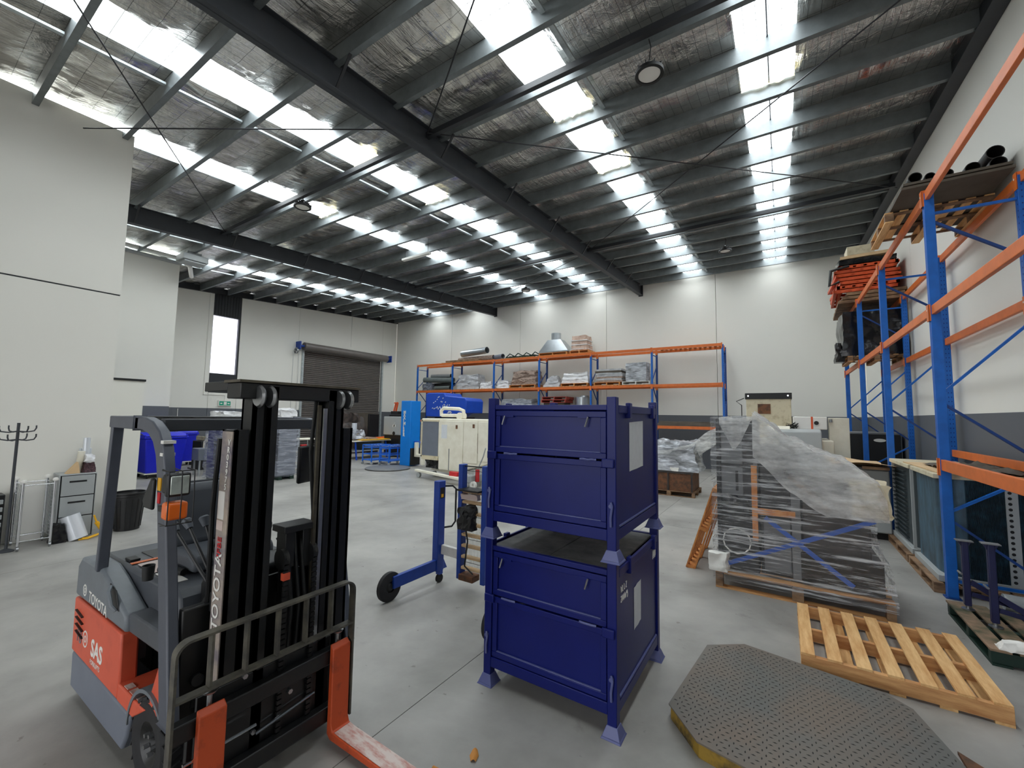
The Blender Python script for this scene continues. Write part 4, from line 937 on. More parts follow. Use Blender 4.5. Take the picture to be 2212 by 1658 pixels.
# ================= blue steel crates =================
def crate(z0, label, handwriting):
    x0, x1, y0, y1 = -2.0, -.94, 2.76, 3.89
    t = thing('steel_crate', label, 'crate', ((x0+x1)/2, (y0+y1)/2, z0), 'stacked blue steel crates')
    P = .065; top = 1.045
    for x in (x0, x1-P):
        for y in (y0, y1-P):
            o = ob('corner_post', G().box(x, x+P, y, y+P, z0+.07, z0+top+.05), 'crate_blue', t, bevel=.005)
            cx, cy = x+P/2, y+P/2
            ob('stacking_foot', G().frust(cx-.068, cx+.068, cy-.068, cy+.068, z0, cx-.06, cx+.06, cy-.06, cy+.06, z0+.012).frust(cx-.06, cx+.06, cy-.06, cy+.06, z0+.012, cx-.036, cx+.036, cy-.036, cy+.036, z0+.075), 'crate_edge', o, smooth=False, bevel=.003)
    # base frame
    for a in ((x0+P, x1-P, y0+.004, y0+.05), (x0+P, x1-P, y1-.05, y1-.004), (x0+.004, x0+.05, y0+P, y1-P), (x1-.05, x1-.004, y0+P, y1-P)):
        ob('base_rail', G().box(*a, z0+.13, z0+.205), 'crate_blue', t, bevel=.004)
    ob('floor_plate', G().box(x0+.05, x1-.05, y0+.05, y1-.05, z0+.185, z0+.20), 'crate_blue', t)
    for y in (y0+.3, y1-.36): ob('fork_channel', G().box(x0+.05, x1-.05, y, y+.06, z0+.10, z0+.185), 'crate_blue', t)
    for x in (x0+.3, x1-.36): ob('fork_channel', G().box(x, x+.06, y0+.05, y1-.05, z0+.12, z0+.185), 'crate_blue', t)
    # front gate, in two leaves (lower and upper) with folded edges
    def leaf(za, zb, y, front, nm):
        s_ = -1 if front else 1
        o = ob(nm, G().box(x0+P+.006, x1-P-.006, y-.004, y+.004, za, zb), 'crate_blue', t)
        fr = .042
        for q in ((x0+P+.006, x1-P-.006, za, za+fr), (x0+P+.006, x1-P-.006, zb-fr, zb), (x0+P+.006, x0+P+.006+fr, za+fr, zb-fr), (x1-P-.006-fr, x1-P-.006, za+fr, zb-fr)):
            ob('leaf_edge', G().box(q[0], q[1], min(y, y+s_*.022), max(y, y+s_*.022), q[2], q[3]), 'crate_blue', o, bevel=.004)
        ob('leaf_lip', G().box(x0+P+.03, x1-P-.03, min(y+s_*.004, y+s_*.020), max(y+s_*.004, y+s_*.020), za+fr, za+fr+.006), 'crate_edge', o, bevel=.002)
        return o
    yf = y0+.03
    a = leaf(z0+.21, z0+.655, yf, True, 'lower_gate'); b_ = leaf(z0+.668, z0+.995, yf, True, 'upper_gate')
    leaf(z0+.21, z0+.995, y1-.03, False, 'rear_panel')
    for x in (x0+.16, x1-.26): ob('hinge', G().tube([(x,yf-.028,z0+.662),(x+.03,yf-.036,z0+.664),(x+.06,yf-.028,z0+.66),(x+.09,yf-.036,z0+.664),(x+.12,yf-.028,z0+.662)], .008, 6), 'crate_edge', b_)
    for x, s_ in ((x0+.16, 1), (x1-.20, -1)):
        ob('latch_handle', G().cyl((x, yf-.03, z0+.955), (x-.02, yf-.035, z0+.885), .006, n=6), 'steel', b_)
        ob('latch_plate', G().box(min(x, x+s_*.08), max(x, x+s_*.08), yf-.026, yf-.008, z0+.945, z0+.962), 'crate_blue', b_)
    for x in (x0+.0, x1-P):
        o = ob('side_latch', G().box(x+(.01 if x < -1.5 else -.03), x+P+(.03 if x < -1.5 else -.01), y0-.02, y0, z0+.615, z0+.675), 'crate_blue', t, bevel=.006)
        ob('latch_rod', G().tube([(x+P/2, y0-.012, z0+.23), (x+P/2, y0-.016, z0+.29), (x+P/2+.01, y0-.016, z0+.36), (x+P/2, y0-.012, z0+.39)], .008, 6).cyl((x+P/2, y0-.02, z0+.365), (x+P/2, y0, z0+.365), .014, n=8), 'crate_edge', o)
    ob('top_rail', G().box(x0+P, x1-P, y0+.006, y0+.046, z0+1.003, z0+1.04), 'crate_blue', t, bevel=.004)
    ob('top_rail', G().box(x0+P, x1-P, y1-.046, y1-.006, z0+1.003, z0+1.04), 'crate_blue', t, bevel=.004)
    # plain sheet sides
    for xx, s_ in ((x0+.02, -1), (x1-.02, 1)):
        o = ob('side_panel', G().box(xx-.004, xx+.004, y0+P, y1-P, z0+.205, z0+1.02), 'crate_blue', t)
        ob('side_rail', G().box(min(xx, xx+s_*.02), max(xx, xx+s_*.02), y0+P, y1-P, z0+.985, z0+1.04), 'crate_blue', o, bevel=.004)
        ob('side_lip', G().box(min(xx, xx+s_*.016), max(xx, xx+s_*.016), y0+P+.02, y1-P-.02, z0+.213, z0+.222), 'crate_edge', o)
        for yy in (y0+.27, y1-.20): ob('lid_hook', G().box(min(xx, xx+s_*.034), max(xx, xx+s_*.034), yy, yy+.06, z0+.95, z0+1.062), 'crate_blue', o, bevel=.006)
        if s_ > 0:
            pg_ = G().grid(lambda u, v: (xx+.006+.004*math.sin(u*9)*(v-.5), (y0+.34+.36*u) if handwriting == 0 else (y0+.43+.18*u), z0+(.56+.36*v if handwriting == 0 else .50+.30*v)+.01*u), 6, 6)
            ob('paper_sheet', pg_, 'paper', o, label='blank white paper sheet taped on')
    if handwriting:
        g = G(); X_ = x1-.014
        def st(pts, y, z, k=1.0): g.tube([(X_, y+a*k, z+b*k) for a, b in pts], .0028, 4)
        zz_ = z0+.865
        for i, ch in enumerate(([(0,.04),(.008,0),(.016,.03),(.024,0),(.032,.04)], [(0,.04),(0,0),(.018,0)], [(0,.04),(0,0),(.018,0)], [(0,.04),(.02,.04),(0,0),(.02,0)])): st(ch, y0+.13+.036*i, zz_)
        for i, ch in enumerate(([(0,.035),(.014,.04),(.018,.025),(0,0),(.02,0)], [(0,.02),(.01,.04),(.02,.02),(.01,0),(0,.02)], [(0,.02),(.01,.04),(.02,.02),(.01,0),(0,.02)], [(0,.02),(.01,.04),(.02,.02),(.01,0),(0,.02)], [(0,0),(.02,.04)], [(0,.02),(.01,.04),(.02,.01),(.01,-.01)])): st(ch, y0+.13+.026*i, zz_-.065)
        ob('handwriting', g, 'white', t, kind='stuff')
        g = G(); 
        for k in range(9): g.tube([(x1-.014, y1-.16+.012*k, z0+.86+.01*(k % 3)), (x1-.014, y1-.155+.012*k, z0+.93-.012*(k % 2))], .0025, 4)
        ob('scribble', g, 'white', t, kind='stuff')
    # dusty lids
    ym = (x0+x1)/2
    ob('lid', G().box(x0+.05, ym-.004, y0+.05, y1-.05, z0+1.018, z0+1.034), 'crate_top', t, bevel=.003)
    ob('lid', G().box(ym+.004, x1-.05, y0+.05, y1-.05, z0+1.018, z0+1.034), 'crate_top', t, bevel=.003)
    return t
crate(0, 'lower dark blue steel crate of the stack, with handwriting on its side', 1)
crate(1.097, 'upper dark blue steel crate standing on the other, wide white paper on its side', 0)

# ================= blue lifter trolley behind the crates =================
t = thing('lifter_trolley', 'blue wheeled lifter with ladder-like mast standing behind the blue crates', 'trolley', (-3.1, 4.0, 0))
def arm(xw, xp):
    ob('arm', G().beam((xw, 3.32, .20), (xp, 4.02, .22), .05, .13), 'loader_blue', t, bevel=.006)
    w = ob('wheel', G().lathe((xw-.03, 3.30, .158), [(.06,-.028),(.13,-.03),(.155,-.022),(.157,0),(.155,.022),(.13,.03),(.06,.028),(.06,-.028)], 30, 'x'), 'rubber', t)
    ob('hub', G().lathe((xw-.03, 3.30, .158), [(0,-.03),(.03,-.03),(.05,-.015),(.118,-.02),(.12,.02),(.05,.015),(.03,.03),(0,.03)], 24, 'x'), 'black', w)
arm(-3.66, -3.62); arm(-2.26, -2.30)
for x in (-3.63, -2.30):
    ob('post', G().box(x-.045, x+.045, 3.95, 4.07, .14, 1.23), 'loader_blue', t, bevel=.008)
    c = ob('caster', G().lathe((x+.02, 4.02, .05), [(0,-.018),(.05,-.018),(.05,.018),(0,.018)], 20, 'x'), 'rubber', t)
    ob('fork_bracket', G().box(x-.01, x+.05, 3.99, 4.05, .10, .15), 'loader_blue', c)
    ob('gusset', G().prism([(3.98,.14),(4.16,.14),(4.05,.34),(3.98,.36)], x-.02, x+.02, 'x'), 'loader_blue', t)
ob('push_handle', G().tube([(-3.60,4.06,1.16),(-3.53,4.14,1.16),(-3.50,4.17,1.12),(-3.50,4.17,.72),(-3.53,4.14,.66),(-3.60,4.06,.65)], .012, 8), 'rubber', t)
ob('crossbeam', G().beam((-3.58, 4.03, .40), (-3.30, 4.03, .39), .05, .11), 'dirt_white', t, bevel=.004)
ob('maker_plate', G().box(-3.585, -3.584, 3.97, 4.05, 1.02, 1.15), 'black', t); ob('maker_plate', G().box(-3.584, -3.583, 3.99, 4.03, 1.03, 1.07), 'yellow', t)
for x in (-3.28, -2.93): ob('mast_upright', G().box(x-.03, x+.03, 3.98, 4.08, .12, 1.46), 'loader_blue', t, bevel=.006)
for k in range(8): ob('rung', G().box(-3.25, -2.96, 3.985, 4.045, .24+k*.127, .275+k*.127), 'ply', t, bevel=.01)
ob('bottom_block', G().box(-3.26, -3.05, 3.96, 4.10, .12, .19), 'rust', t, bevel=.006)
g = G()
for k in range(15): g.cyl((-3.25+k*.0207, 4.07, .2), (-3.25+k*.0207, 4.07, 1.42), .0022, n=4)
for k in range(5): g.cyl((-3.25, 4.07, .3+k*.27), (-2.96, 4.07, .3+k*.27), .003, n=4)
g.cyl((-3.28, 4.03, 1.44), (-2.93, 4.03, 1.44), .008, n=6)
ob('wire_guard', g, 'black', t, kind='stuff')
ob('winch', G().blob(-3.24, -3.02, 3.90, 4.0, .72, .98, .04, 9, 8, 91), 'black', t, smooth=False)
ob('winch_cable', G().tube([(-3.2,3.95,.9),(-3.1,3.92,.6),(-3.16,3.95,.3),(-3.05,3.97,.22)], .01, 6), 'black', t)
ob('red_strap', G().blob(-3.24, -3.0, 3.95, 4.02, 1.06, 1.12, .015, 9, 6, 92), 'sticker', t)
ob('tray', G().box(-3.26, -2.95, 3.9, 4.1, 1.16, 1.18), 'black', t)

# ================= loose pallets =================
pl1 = pallet('pallet', 'pale timber pallet lying flat on the floor beside the steel turntable', .08, 1.27, 4.37, 5.50, 0, boards=7)
# pallet leaning on its edge against the wrapped machine
t = thing('pallet', 'orange-brown slatted pallet leaning on edge against the wrapped machine', 'pallet', (-1.02, 6.9, 0))
loc = G()
def lean(g):   # built flat in (s along Y, u up the slope), tilted to the right
    M = Matrix.Translation(Vector((-1.18, 0, .008))) @ Matrix.Rotation(R(-72), 4, 'Y')
    g.v = [tuple(M @ Vector(v)) for v in g.v]; return g
ya, yb = 6.36, 7.52; Ln = 1.17
for k in range(7):
    y = ya+(yb-ya-.09)*k/6; ob('deck_board', lean(G().box(0, Ln, y, y+.09, -.02, 0)), 'wood_orange', t, smooth=False, bevel=.002)
for a in (0, (Ln-.045)/2, Ln-.045): ob('stringer', lean(G().box(a, a+.045, ya, yb, -.10, -.02)), 'wood_orange', t, smooth=False, bevel=.002)
for k in range(3):
    y = ya+(yb-ya-.09)*k/2; ob('bottom_board', lean(G().box(0, Ln, y, y+.09, -.12, -.10)), 'wood_orange', t, smooth=False)

# ================= steel turntable plate =================
m = bpy.data.materials.new('checker'); m.use_nodes = True; nt = m.node_tree; N = nt.nodes; L = nt.links; b = N['Principled BSDF']
g_ = N.new('ShaderNodeNewGeometry'); b.inputs['Roughness'].default_value = .5; b.inputs['Metallic'].default_value = .25
cr = N.new('ShaderNodeValToRGB'); cr.color_ramp.elements[0].position = .35; cr.color_ramp.elements[1].position = .75
cr.color_ramp.elements[0].color = lin((104,104,100)); cr.color_ramp.elements[1].color = lin((122,106,92)); L.new(nz(2.2, 7, .4), cr.inputs['Fac']); L.new(cr.outputs[0], b.inputs['Base Color'])
MATS['checker'] = m
oct_ = [(-.33,4.33), (-.60,4.13), (-.71,3.16), (-.49,2.90), (-.20,2.84), (.62,2.72), (.88,2.90), (.84,3.5), (.70,4.04), (.57,4.16)]
t = thing('turntable_plate', 'large dark steel checker plate with cut corners on the floor at the lower right', 'floor plate', (.1, 3.5, 0))
ob('top_plate', G().prism(oct_, .088, .098, 'z'), 'checker', t, smooth=False)
inner = [(x*.985+.1*.015, (y-3.5)*.985+3.5) for x, y in oct_]
ob('skirt', G().prism(inner, .0, .087, 'z'), 'yellow_dirty', t, smooth=False, label='rusty skirt with worn yellow paint')
# raised tread lozenges
g = G()
def inside(x, y, P_):
    c = False; j = len(P_)-1
    for i in range(len(P_)):
        if (P_[i][1] > y) != (P_[j][1] > y) and x < (P_[j][0]-P_[i][0])*(y-P_[i][1])/(P_[j][1]-P_[i][1])+P_[i][0]: c = not c
        j = i
    return c
sh = [(x*.97+.003, (y-3.5)*.97+3.5) for x, y in oct_]
iy = 0; y = 2.72
while y < 4.35:
    x = -.72+(.021 if iy % 2 else 0); ix = 0
    while x < .9:
        if inside(x, y, sh):
            s_ = 1 if (ix+iy) % 2 else -1
            d = .014; w_ = .0045
            if s_ > 0: vs = [(x-d,y-w_*0,.098),(x,y-w_,.098),(x+d,y,.098),(x,y+w_,.098),(x,y,.102)]
            else: vs = [(x,y-d,.098),(x+w_,y,.098),(x,y+d,.098),(x-w_,y,.098),(x,y,.102)]
            g.add(vs, [(0,1,4),(1,2,4),(2,3,4),(3,0,4)])
        x += .042; ix += 1
    y += .036; iy += 1
ob('tread', g, 'checker_dark', t, smooth=False, kind='stuff')
ob('ramp_lip', G().prism([(.86,3.84),(1.25,3.45),(1.2,2.9),(.90,2.95)], 0, .02, 'z'), 'rust', t, smooth=False)
# leaves on the floor
for k, (x, y, r) in enumerate(((-1.62, 2.16, 30), (-1.72, 1.95, 80), (-1.6, 1.82, 10))):
    single('dry_leaf', G().grid(lambda u, v: ((u-.5)*.055*(1-abs(v-.5)*.9), (v-.5)*.09, .004+.012*math.sin(u*3.1)), 4, 6).turn((0,0,0), r).move(x, y, .001), 'leaf', ['brown leaf on the floor farthest from the fork tip', 'brown leaf on the floor in the middle beside the fork blade', 'brown leaf on the floor nearest the camera by the fork blade'][k], 'leaf', 'dry leaves on the floor')
# ================= right side: wrapped machine =================
pw = pallet('pallet', 'long timber skid under the film-wrapped machine', -.74, .93, 5.86, 7.0, 0, along='x', m='wood_x', m2='wood_x', h=.20, boards=6, block=True)
t = thing('wrapped_machine', 'tall grey and black machine wrapped in clear stretch film on a long skid', 'wrapped machine', (.1, 6.4, .2))
mat('mach_dark', (26,26,28), .4, var=.3, scale=5)
mat('mach_brown', (58,50,46), .45, scale=5, col2=(26,25,25))
mat('mach_grey', (112,114,116), .45, var=.1)
ob('cabinet', G().box(-.69, -.27, 5.93, 6.9, .22, 2.04), 'mach_dark', t, bevel=.01)
for (z0, z1) in ((1.50, 1.98), (1.12, 1.46)): ob('door_panel', G().box(-.66, -.42, 5.915, 5.93, z0, z1), 'mach_grey', t, bevel=.006)
ob('edge_channel', G().box(-.71, -.66, 5.90, 5.95, .25, 2.06), 'black_gloss', t, bevel=.004); ob('edge_channel', G().box(-.31, -.26, 5.90, 5.95, 1.2, 2.06), 'mach_grey', t, bevel=.004)
ob('slot', G().box(-.50, -.47, 5.905, 5.93, 1.18, 1.42), 'black', t)
ob('black_bag', G().blob(-.66, -.36, 5.88, 5.94, .85, 1.12, .03, 8, 8, 101), 'bag_black', t)
ob('cable_loop', G().tube([(-.50+.15*math.cos(a/12*6.283), 5.885, .58+.15*math.sin(a/12*6.283)) for a in range(13)], .008, 6), 'white', t)
ob('timber_prop', G().box(-.33, -.27, 5.86, 5.92, .62, 1.50), 'wood_orange', t, bevel=.003)
ob('timber_prop', G().box(-.27, .10, 5.88, 5.92, .93, 1.0), 'wood_orange', t, bevel=.003)
ob('middle_body', G().box(-.25, .12, 6.0, 6.9, .22, 1.72), 'mach_dark', t, bevel=.01)
ob('middle_post', G().box(.06, .15, 5.92, 6.0, .24, 1.66), 'mach_grey', t, bevel=.006)
ob('middle_panel', G().box(-.22, .05, 5.97, 6.0, .28, .88), 'mach_grey', t, bevel=.006)
ob('right_body', G().box(.16, .78, 6.0, 6.9, .22, 1.35), 'mach_brown', t, bevel=.02)
ob('right_base', G().box(.14, .86, 5.90, 6.95, .22, .56), 'black_gloss', t, bevel=.01)
ob('slide', G().beam((.05, 5.93, 1.40), (.42, 5.93, 1.05), .04, .05), 'wood_old', t)
ob('head', G().blob(.62, .93, 5.9, 6.4, 1.02, 1.36, .05, 5, 8, 102), 'cream_dirty', t)
for p, q in (((-.70,5.885,.25),(.80,5.885,1.00)), ((-.20,5.89,.90),(.60,5.89,.28))): ob('strap', G().beam(p, q, .004, .05, (0,0,1)), 'strap_blue', t)
ob('foam_corner', G().blob(-.80, -.60, 5.80, 5.95, .21, .42, .03, 8, 8, 103), 'foam', t)
# stretch film shell
def topz(x):
    P_ = [(-.76,2.07),(-.69,2.085),(-.28,2.09),(-.12,1.98),(.05,1.79),(.30,1.68),(.62,1.55),(.84,1.36),(.90,1.22)]
    for a, b_ in zip(P_[:-1], P_[1:]):
        if x <= b_[0]: return a[1]+(b_[1]-a[1])*(x-a[0])/(b_[0]-a[0])
    return P_[-1][1]
def side_r(z):
    P_ = [(0,.95),(.2,.95),(.55,.91),(.62,.86),(.85,.80),(1.0,.82),(1.22,.90),(2.1,.90)]
    for a, b_ in zip(P_[:-1], P_[1:]):
        if z <= b_[0]: return a[1]+(b_[1]-a[1])*(z-a[0])/(b_[0]-a[0])
    return .9
def wav(x, y, z, a=.018): return noise.noise(Vector((x*5, y*5, z*11)))*a+noise.noise(Vector((x*2.2, y*3, z*26)))*a*.6
def fr(u, v, y, s_):
    x0 = -.765; xt = x0+(.90-x0)*u; zt_ = topz(xt); z = .10+(zt_-.10)*v; xr = side_r(z)
    x = x0+(xr-x0)*u; 
    return (x, y+s_*wav(x, 0, z), z)
g = G(); g.grid(lambda u, v: fr(u, v, 5.845, 1), 56, 70).grid(lambda u, v: fr(u, v, 7.02, -1), 30, 40)
g.grid(lambda u, v: (lambda p: (p[0], 5.845+1.175*v, p[2]+wav(p[0]*2, v*3, 1)*1.2))(fr(u, 1, 5.845, 0)), 56, 20)
g.grid(lambda u, v: (-.765+wav(0, u*3, v*3)*1.2, 5.845+1.175*u, .10+(topz(-.76)-.10)*v), 20, 50)
g.grid(lambda u, v: (side_r(.10+1.12*v)+wav(1, u*3, v*3)*1.5, 5.845+1.175*u, .10+1.12*v), 20, 50)
ob('stretch_film', g, 'film', t, ang=180, label='clear wrinkled stretch film')
# loose white veil of film over the right-hand slope
g = G().grid(lambda u, v: (lambda x: (x, 5.83-.10*math.sin(v*1.6)+wav(x, 1, v*2, .04), max(1.02, (topz(x)+.03)-(.42+.25*(1-abs(u-.6)))*v+wav(x, v, 0, .05))))(-.30+1.2*u), 30, 16)
g.grid(lambda u, v: (lambda x: (x, 5.80+1.1*v, topz(x)+.035+wav(x*1.5, v*2, 3, .06)))(-.30+1.18*u), 30, 16)
ob('film_veil', g, 'film_white', t, ang=180, label='milky bunched film over the lower end')
g = G().grid(lambda u, v: (-.66+.36*u, 5.82+.02*math.sin(u*12), 2.07-.42*v*(1-abs(u-.45)*1.8)+wav(u, v, 3, .03)), 14, 12)
ob('film_veil', g, 'film_white', t, ang=180)

# smaller wrapped load and rusty box behind
pallet('pallet', 'timber pallet under the rusty steel box behind the blue crates', -3.25, -1.95, 11.85, 12.95, 0, along='x', m='wood_old', m2='wood_old', block=True)
t = thing('rusty_box', 'rusty brown steel box on a pallet behind the blue crates', 'box', (-2.6, 12.3, .14))
for x0, x1 in ((-3.2, -2.62), (-2.60, -2.0)):
    ob('compartment', G().box(x0, x1, 11.88, 12.9, .142, .62), 'rust', t, bevel=.01)
for y in (11.86, 12.88): ob('rim', G().box(-3.22, -1.98, y, y+.04, .60, .65), 'mach_brown', t)
for x in (-3.2, -2.61, -2.02): ob('rib', G().box(x-.02, x+.02, 11.85, 11.88, .142, .62), 'mach_brown', t)
g = G().blob(-3.3, -1.85, 11.85, 12.9, .655, 1.42, .10, 3.2, 16, 111, .1)
single('wrapped_load', g, 'foil_wrap', 'silvery film-wrapped load on top of the rusty box', 'wrapped load')
g = G().grid(lambda u, v: (-2.95+1.9*u, 11.8+.5*v, 1.2+.95*u*u-(.55*v*(1-u*.4))+wav(u, v, 2, .08)), 24, 14)
single('film_sheet', g, 'film_white', 'loose sheet of milky film stretched up towards the tall wrapped machine', 'plastic film', ang=180)
single('foam_block', G().blob(-2.55, -2.35, 11.86, 12.0, .655, .75, .02, 9, 6, 112), 'foam', 'small white foam piece on the rim of the rusty box', 'foam')

# ================= white machine tool at the back =================
t = thing('machine_tool', 'large white and cream machine tool with black-topped cabinet before the far wall', 'machine', (.2, 12.3, 0))
ob('bed', G().box(-.85, .95, 11.55, 13.0, .02, 1.62), 'cream', t, bevel=.03)
ob('front_cover', G().prism([(11.3,.5),(11.2,1.1),(11.32,1.80),(11.5,1.86),(11.9,1.86),(11.9,.4)], -.05, .72, 'x'), 'cabinet_grey', t, bevel=.02)
ob('tall_cabinet', G().box(-.74, .20, 12.0, 12.9, 1.6, 2.58), 'cream_dirty', t, bevel=.015)
ob('black_top', G().box(-.76, .22, 11.97, 12.9, 2.56, 2.71), 'black', t, bevel=.01)
for x in (-.69, .14): ob('bolt', G().cyl((x, 11.955, 2.64), (x, 11.97, 2.64), .02, n=8), 'chrome', t)
ob('window', G().box(-.49, -.22, 11.985, 12.0, 2.20, 2.44), 'rust', t)
ob('shaft_cover', G().cyl((-.3, 11.6, 1.75), (.15, 11.6, 1.75), .17, n=24), 'cream', t)
ob('control_box', G().box(.22, .86, 11.8, 12.7, 1.85, 2.14), 'white', t, bevel=.015)
ob('orange_stripe', G().box(.56, .60, 11.792, 11.80, 1.85, 2.14), 'barrier_orange', t)
ob('knob', G().cyl((.66, 11.77, 2.0), (.66, 11.80, 2.0), .045, n=14), 'black', t)
ob('cable_nest', G().tube([(.20+.12*math.sin(k*1.7), 11.76+.02*math.cos(k*2.1), 1.90+.08*math.sin(k*2.3)+.04*math.sin(k*.7)) for k in range(26)], .009, 5), 'black', t)
ob('side_door', G().box(.90, 1.28, 11.9, 11.98, 1.0, 2.12).turn((.9, 11.9, 1), 12), 'cream', t, bevel=.01)
for z in (1.15, 2.02): ob('hinge', G().cyl((.93, 11.86, z), (.93, 11.86, z+.07), .03, n=10), 'steel', t)
# little dark valve thing
ob('hook', G().tube([(-.86,12.3,2.1),(-.86,12.3,2.42),(-.98,12.3,2.52),(-.80,12.3,2.60)], .012, 6), 'black', t)

# grey cabinet with plywood sheet, black cooler
t = thing('grey_cabinet', 'pale grey rounded cabinet on a black plinth beside the wrapped machine', 'cabinet', (1.3, 10.5, 0))
ob('plinth', G().box(1.12, 1.54, 9.82, 11.1, 0, .12), 'kick', t)
prof = [(1.06,9.80),(1.30,9.74),(1.55,9.74),(1.55,11.2),(1.06,11.2),(.96,10.9),(.94,10.2)]
ob('body', G().prism(prof, .12, 1.20, 'z'), 'cabinet_grey', t, bevel=.02)
ob('top_board', G().prism([(p[0]*1.0, p[1]) for p in prof], 1.202, 1.235, 'z'), 'grey_plastic', t)
single('plywood_sheet', G().grid(lambda u, v: (.72+.86*u+.03*math.sin(v*9), 9.35+1.9*v, 1.30+.05*math.sin(u*3+v*2)), 10, 12).grid(lambda u, v: (.72+.86*u+.03*math.sin(v*9), 9.35+1.9*v, 1.275+.05*math.sin(u*3+v*2)), 10, 12), 'ply', 'curled pale plywood sheet lying on the grey cabinet', 'plywood')
single('timber_offcut', G().box(1.15, 1.5, 9.4, 9.5, 1.238, 1.285), 'wood_old', 'brown timber offcut under the front of the plywood sheet', 'timber')
t = thing('cooler_unit', 'black fronted cooler unit with a pale rim behind the rack posts', 'cooler', (1.95, 14.3, 0))
ob('casing', G().box(1.33, 2.50, 14.02, 14.6, .02, 1.78), 'mach_grey', t, bevel=.02)
ob('front', G().box(1.42, 2.47, 14.0, 14.02, .1, 1.73), 'black', t, bevel=.006)
ob('badge', G().lathe((2.07, 13.992, 1.58), [(0,0),(.12,0),(.12,.006),(0,.006)], 24, 'y'), 'white', t)
for c_ in t.children:
    if c_.name.startswith('badge'): c_.scale = (1, 1, .35); c_.location.z += 1.58*.65
# ================= condenser units =================
pallet('pallet', 'timber pallet under the nearer teal condenser unit', 1.50, 2.40, 7.22, 8.42, 0, along='y', m='wood_old', m2='wood_old', block=True, h=.12)
pallet('pallet', 'timber pallet under the farther condenser unit', 1.50, 2.40, 8.50, 9.85, 0, along='y', m='wood_old', m2='wood_old', block=True, h=.12)
def condenser(y0, y1, label, louv):
    t = thing('condenser_unit', label, 'air conditioner', (1.95, (y0+y1)/2, .12))
    ob('core', G().prism([(1.62,y0+.22),(1.64,y0+.12),(1.70,y0+.06),(1.80,y0+.03),(2.38,y0+.03),(2.38,y1-.03),(1.62,y1-.03)], .18, 1.36, 'z'), 'coil_panel' if not louv else 'louvre', t, ang=60)
    ob('base_pan', G().box(1.56, 2.39, y0, y1, .122, .20), 'cabinet_grey', t, bevel=.006)
    ob('lid', G().box(1.56, 2.39, y0, y1, 1.36, 1.42), 'cream_dirty', t, bevel=.008)
    for yy in (y0+.01, y1-.04): 
        if louv: ob('corner_strip', G().box(1.585, 1.62, yy, yy+.03, .2, 1.36), 'cabinet_grey', t)
    return t
c1 = condenser(7.28, 8.38, 'nearer teal condenser unit with dark finned coil facing the camera', False)
g = G()
for k in range(52): x = 1.84+k*.0102; g.box(x, x+.003, 7.285, 7.308, .2, 1.36)
ob('fins', g, 'coil', c1, smooth=False, kind='stuff')
ob('coil_sheet', G().box(1.84, 2.36, 7.306, 7.309, .2, 1.36), 'coil', c1)
fl_ = ob('perforated_strip', G().box(2.16, 2.26, 7.27, 7.282, .18, 1.36), 'cabinet_grey', c1)
for k in range(18): ob('hole', G().cyl((2.195, 7.268, .24+k*.063), (2.195, 7.2705, .24+k*.063), .017, n=12), 'kick', fl_)
c2 = condenser(8.52, 9.80, 'farther condenser unit with dark louvred side behind the second rack post', True)
for k in range(16): ob('louvre_blade', G().beam((1.60, 8.95, .26+k*.068), (1.60, 9.75, .26+k*.068), .03, .012, (0,0,1)), 'louvre', c2, smooth=False)
single('board', G().box(1.60, 2.40, 7.25, 8.9, 1.423, 1.437).turn((2, 8, 1.43), 1.5), 'ply', 'worn sheet of board lying on top of the condenser units', 'board')
single('crumpled_sheet', G().grid(lambda u, v: (1.72+.68*u, 7.3+1.2*v, 1.45+.07*abs(noise.noise(Vector((u*4, v*5, 1))))*(1+u)), 14, 20), 'cardboard_dark', 'crumpled dark sheet on top of the nearer condenser unit', 'sheet')

# ================= low green pallet with blue jack stands =================
t = thing('pallet', 'worn pallet with dark green painted sides at the right edge', 'pallet', (1.95, 5.95, 0))
for k in range(6): a = 1.44+k*.175; ob('deck_board', G().box(a, a+.13, 5.36+.01*(k % 2), 6.52, .121, .14), 'wood_green', t, smooth=False, bevel=.003)
for y in (5.38, 5.90, 6.44): ob('stringer', G().box(1.45, 2.45, y, y+.07, .02, .12), 'green_dark', t, smooth=False, bevel=.003)
for a in (1.45, 1.9, 2.33): ob('bottom_board', G().box(a, a+.12, 5.37, 6.5, 0, .019), 'green_dark', t, smooth=False)
mat('navy', (26,30,74), .45, var=.2, scale=9)
def jack(x, y, h, label):
    t = thing('jack_stand', label, 'jack stand', (x, y, .141), 'navy jack stands on the green pallet')
    ob('column', G().box(x-.026, x+.026, y-.026, y+.026, .18, .14+h*.95), 'navy', t, bevel=.006)
    ob('inner_screw', G().cyl((x, y, .146), (x, y, .2), .018, n=10), 'steel', t); ob('foot_pad', G().lathe((x, y, .141), [(0,0),(.05,0),(.05,.008),(.02,.014),(0,.014)], 18), 'steel', t)
    ob('saddle', G().box(x-.065, x+.065, y-.04, y+.04, .14+h*.95, .14+h*.95+.012), 'mach_grey', t, bevel=.003)
    ob('saddle_web', G().prism([(x-.055,.14+h*.95),(x+.055,.14+h*.95),(x+.026,.14+h*.88),(x-.026,.14+h*.88)], y-.01, y+.01), 'navy', t)
    ob('pin', G().cyl((x-.045, y-.05, .5), (x-.045, y+.05, .5), .01, n=8), 'steel', t)
    ob('brace', G().beam((x+.03, y, .42), (x+.30, y, .25), .03, .05), 'navy', t); ob('brace', G().beam((x+.03, y, .30), (x+.30, y, .25), .03, .04), 'navy', t)
    return t
jack(1.56, 6.32, .72, 'navy jack stand at the left back of the green pallet')
jack(1.64, 5.93, .80, 'taller navy jack stand at the front left of the green pallet')
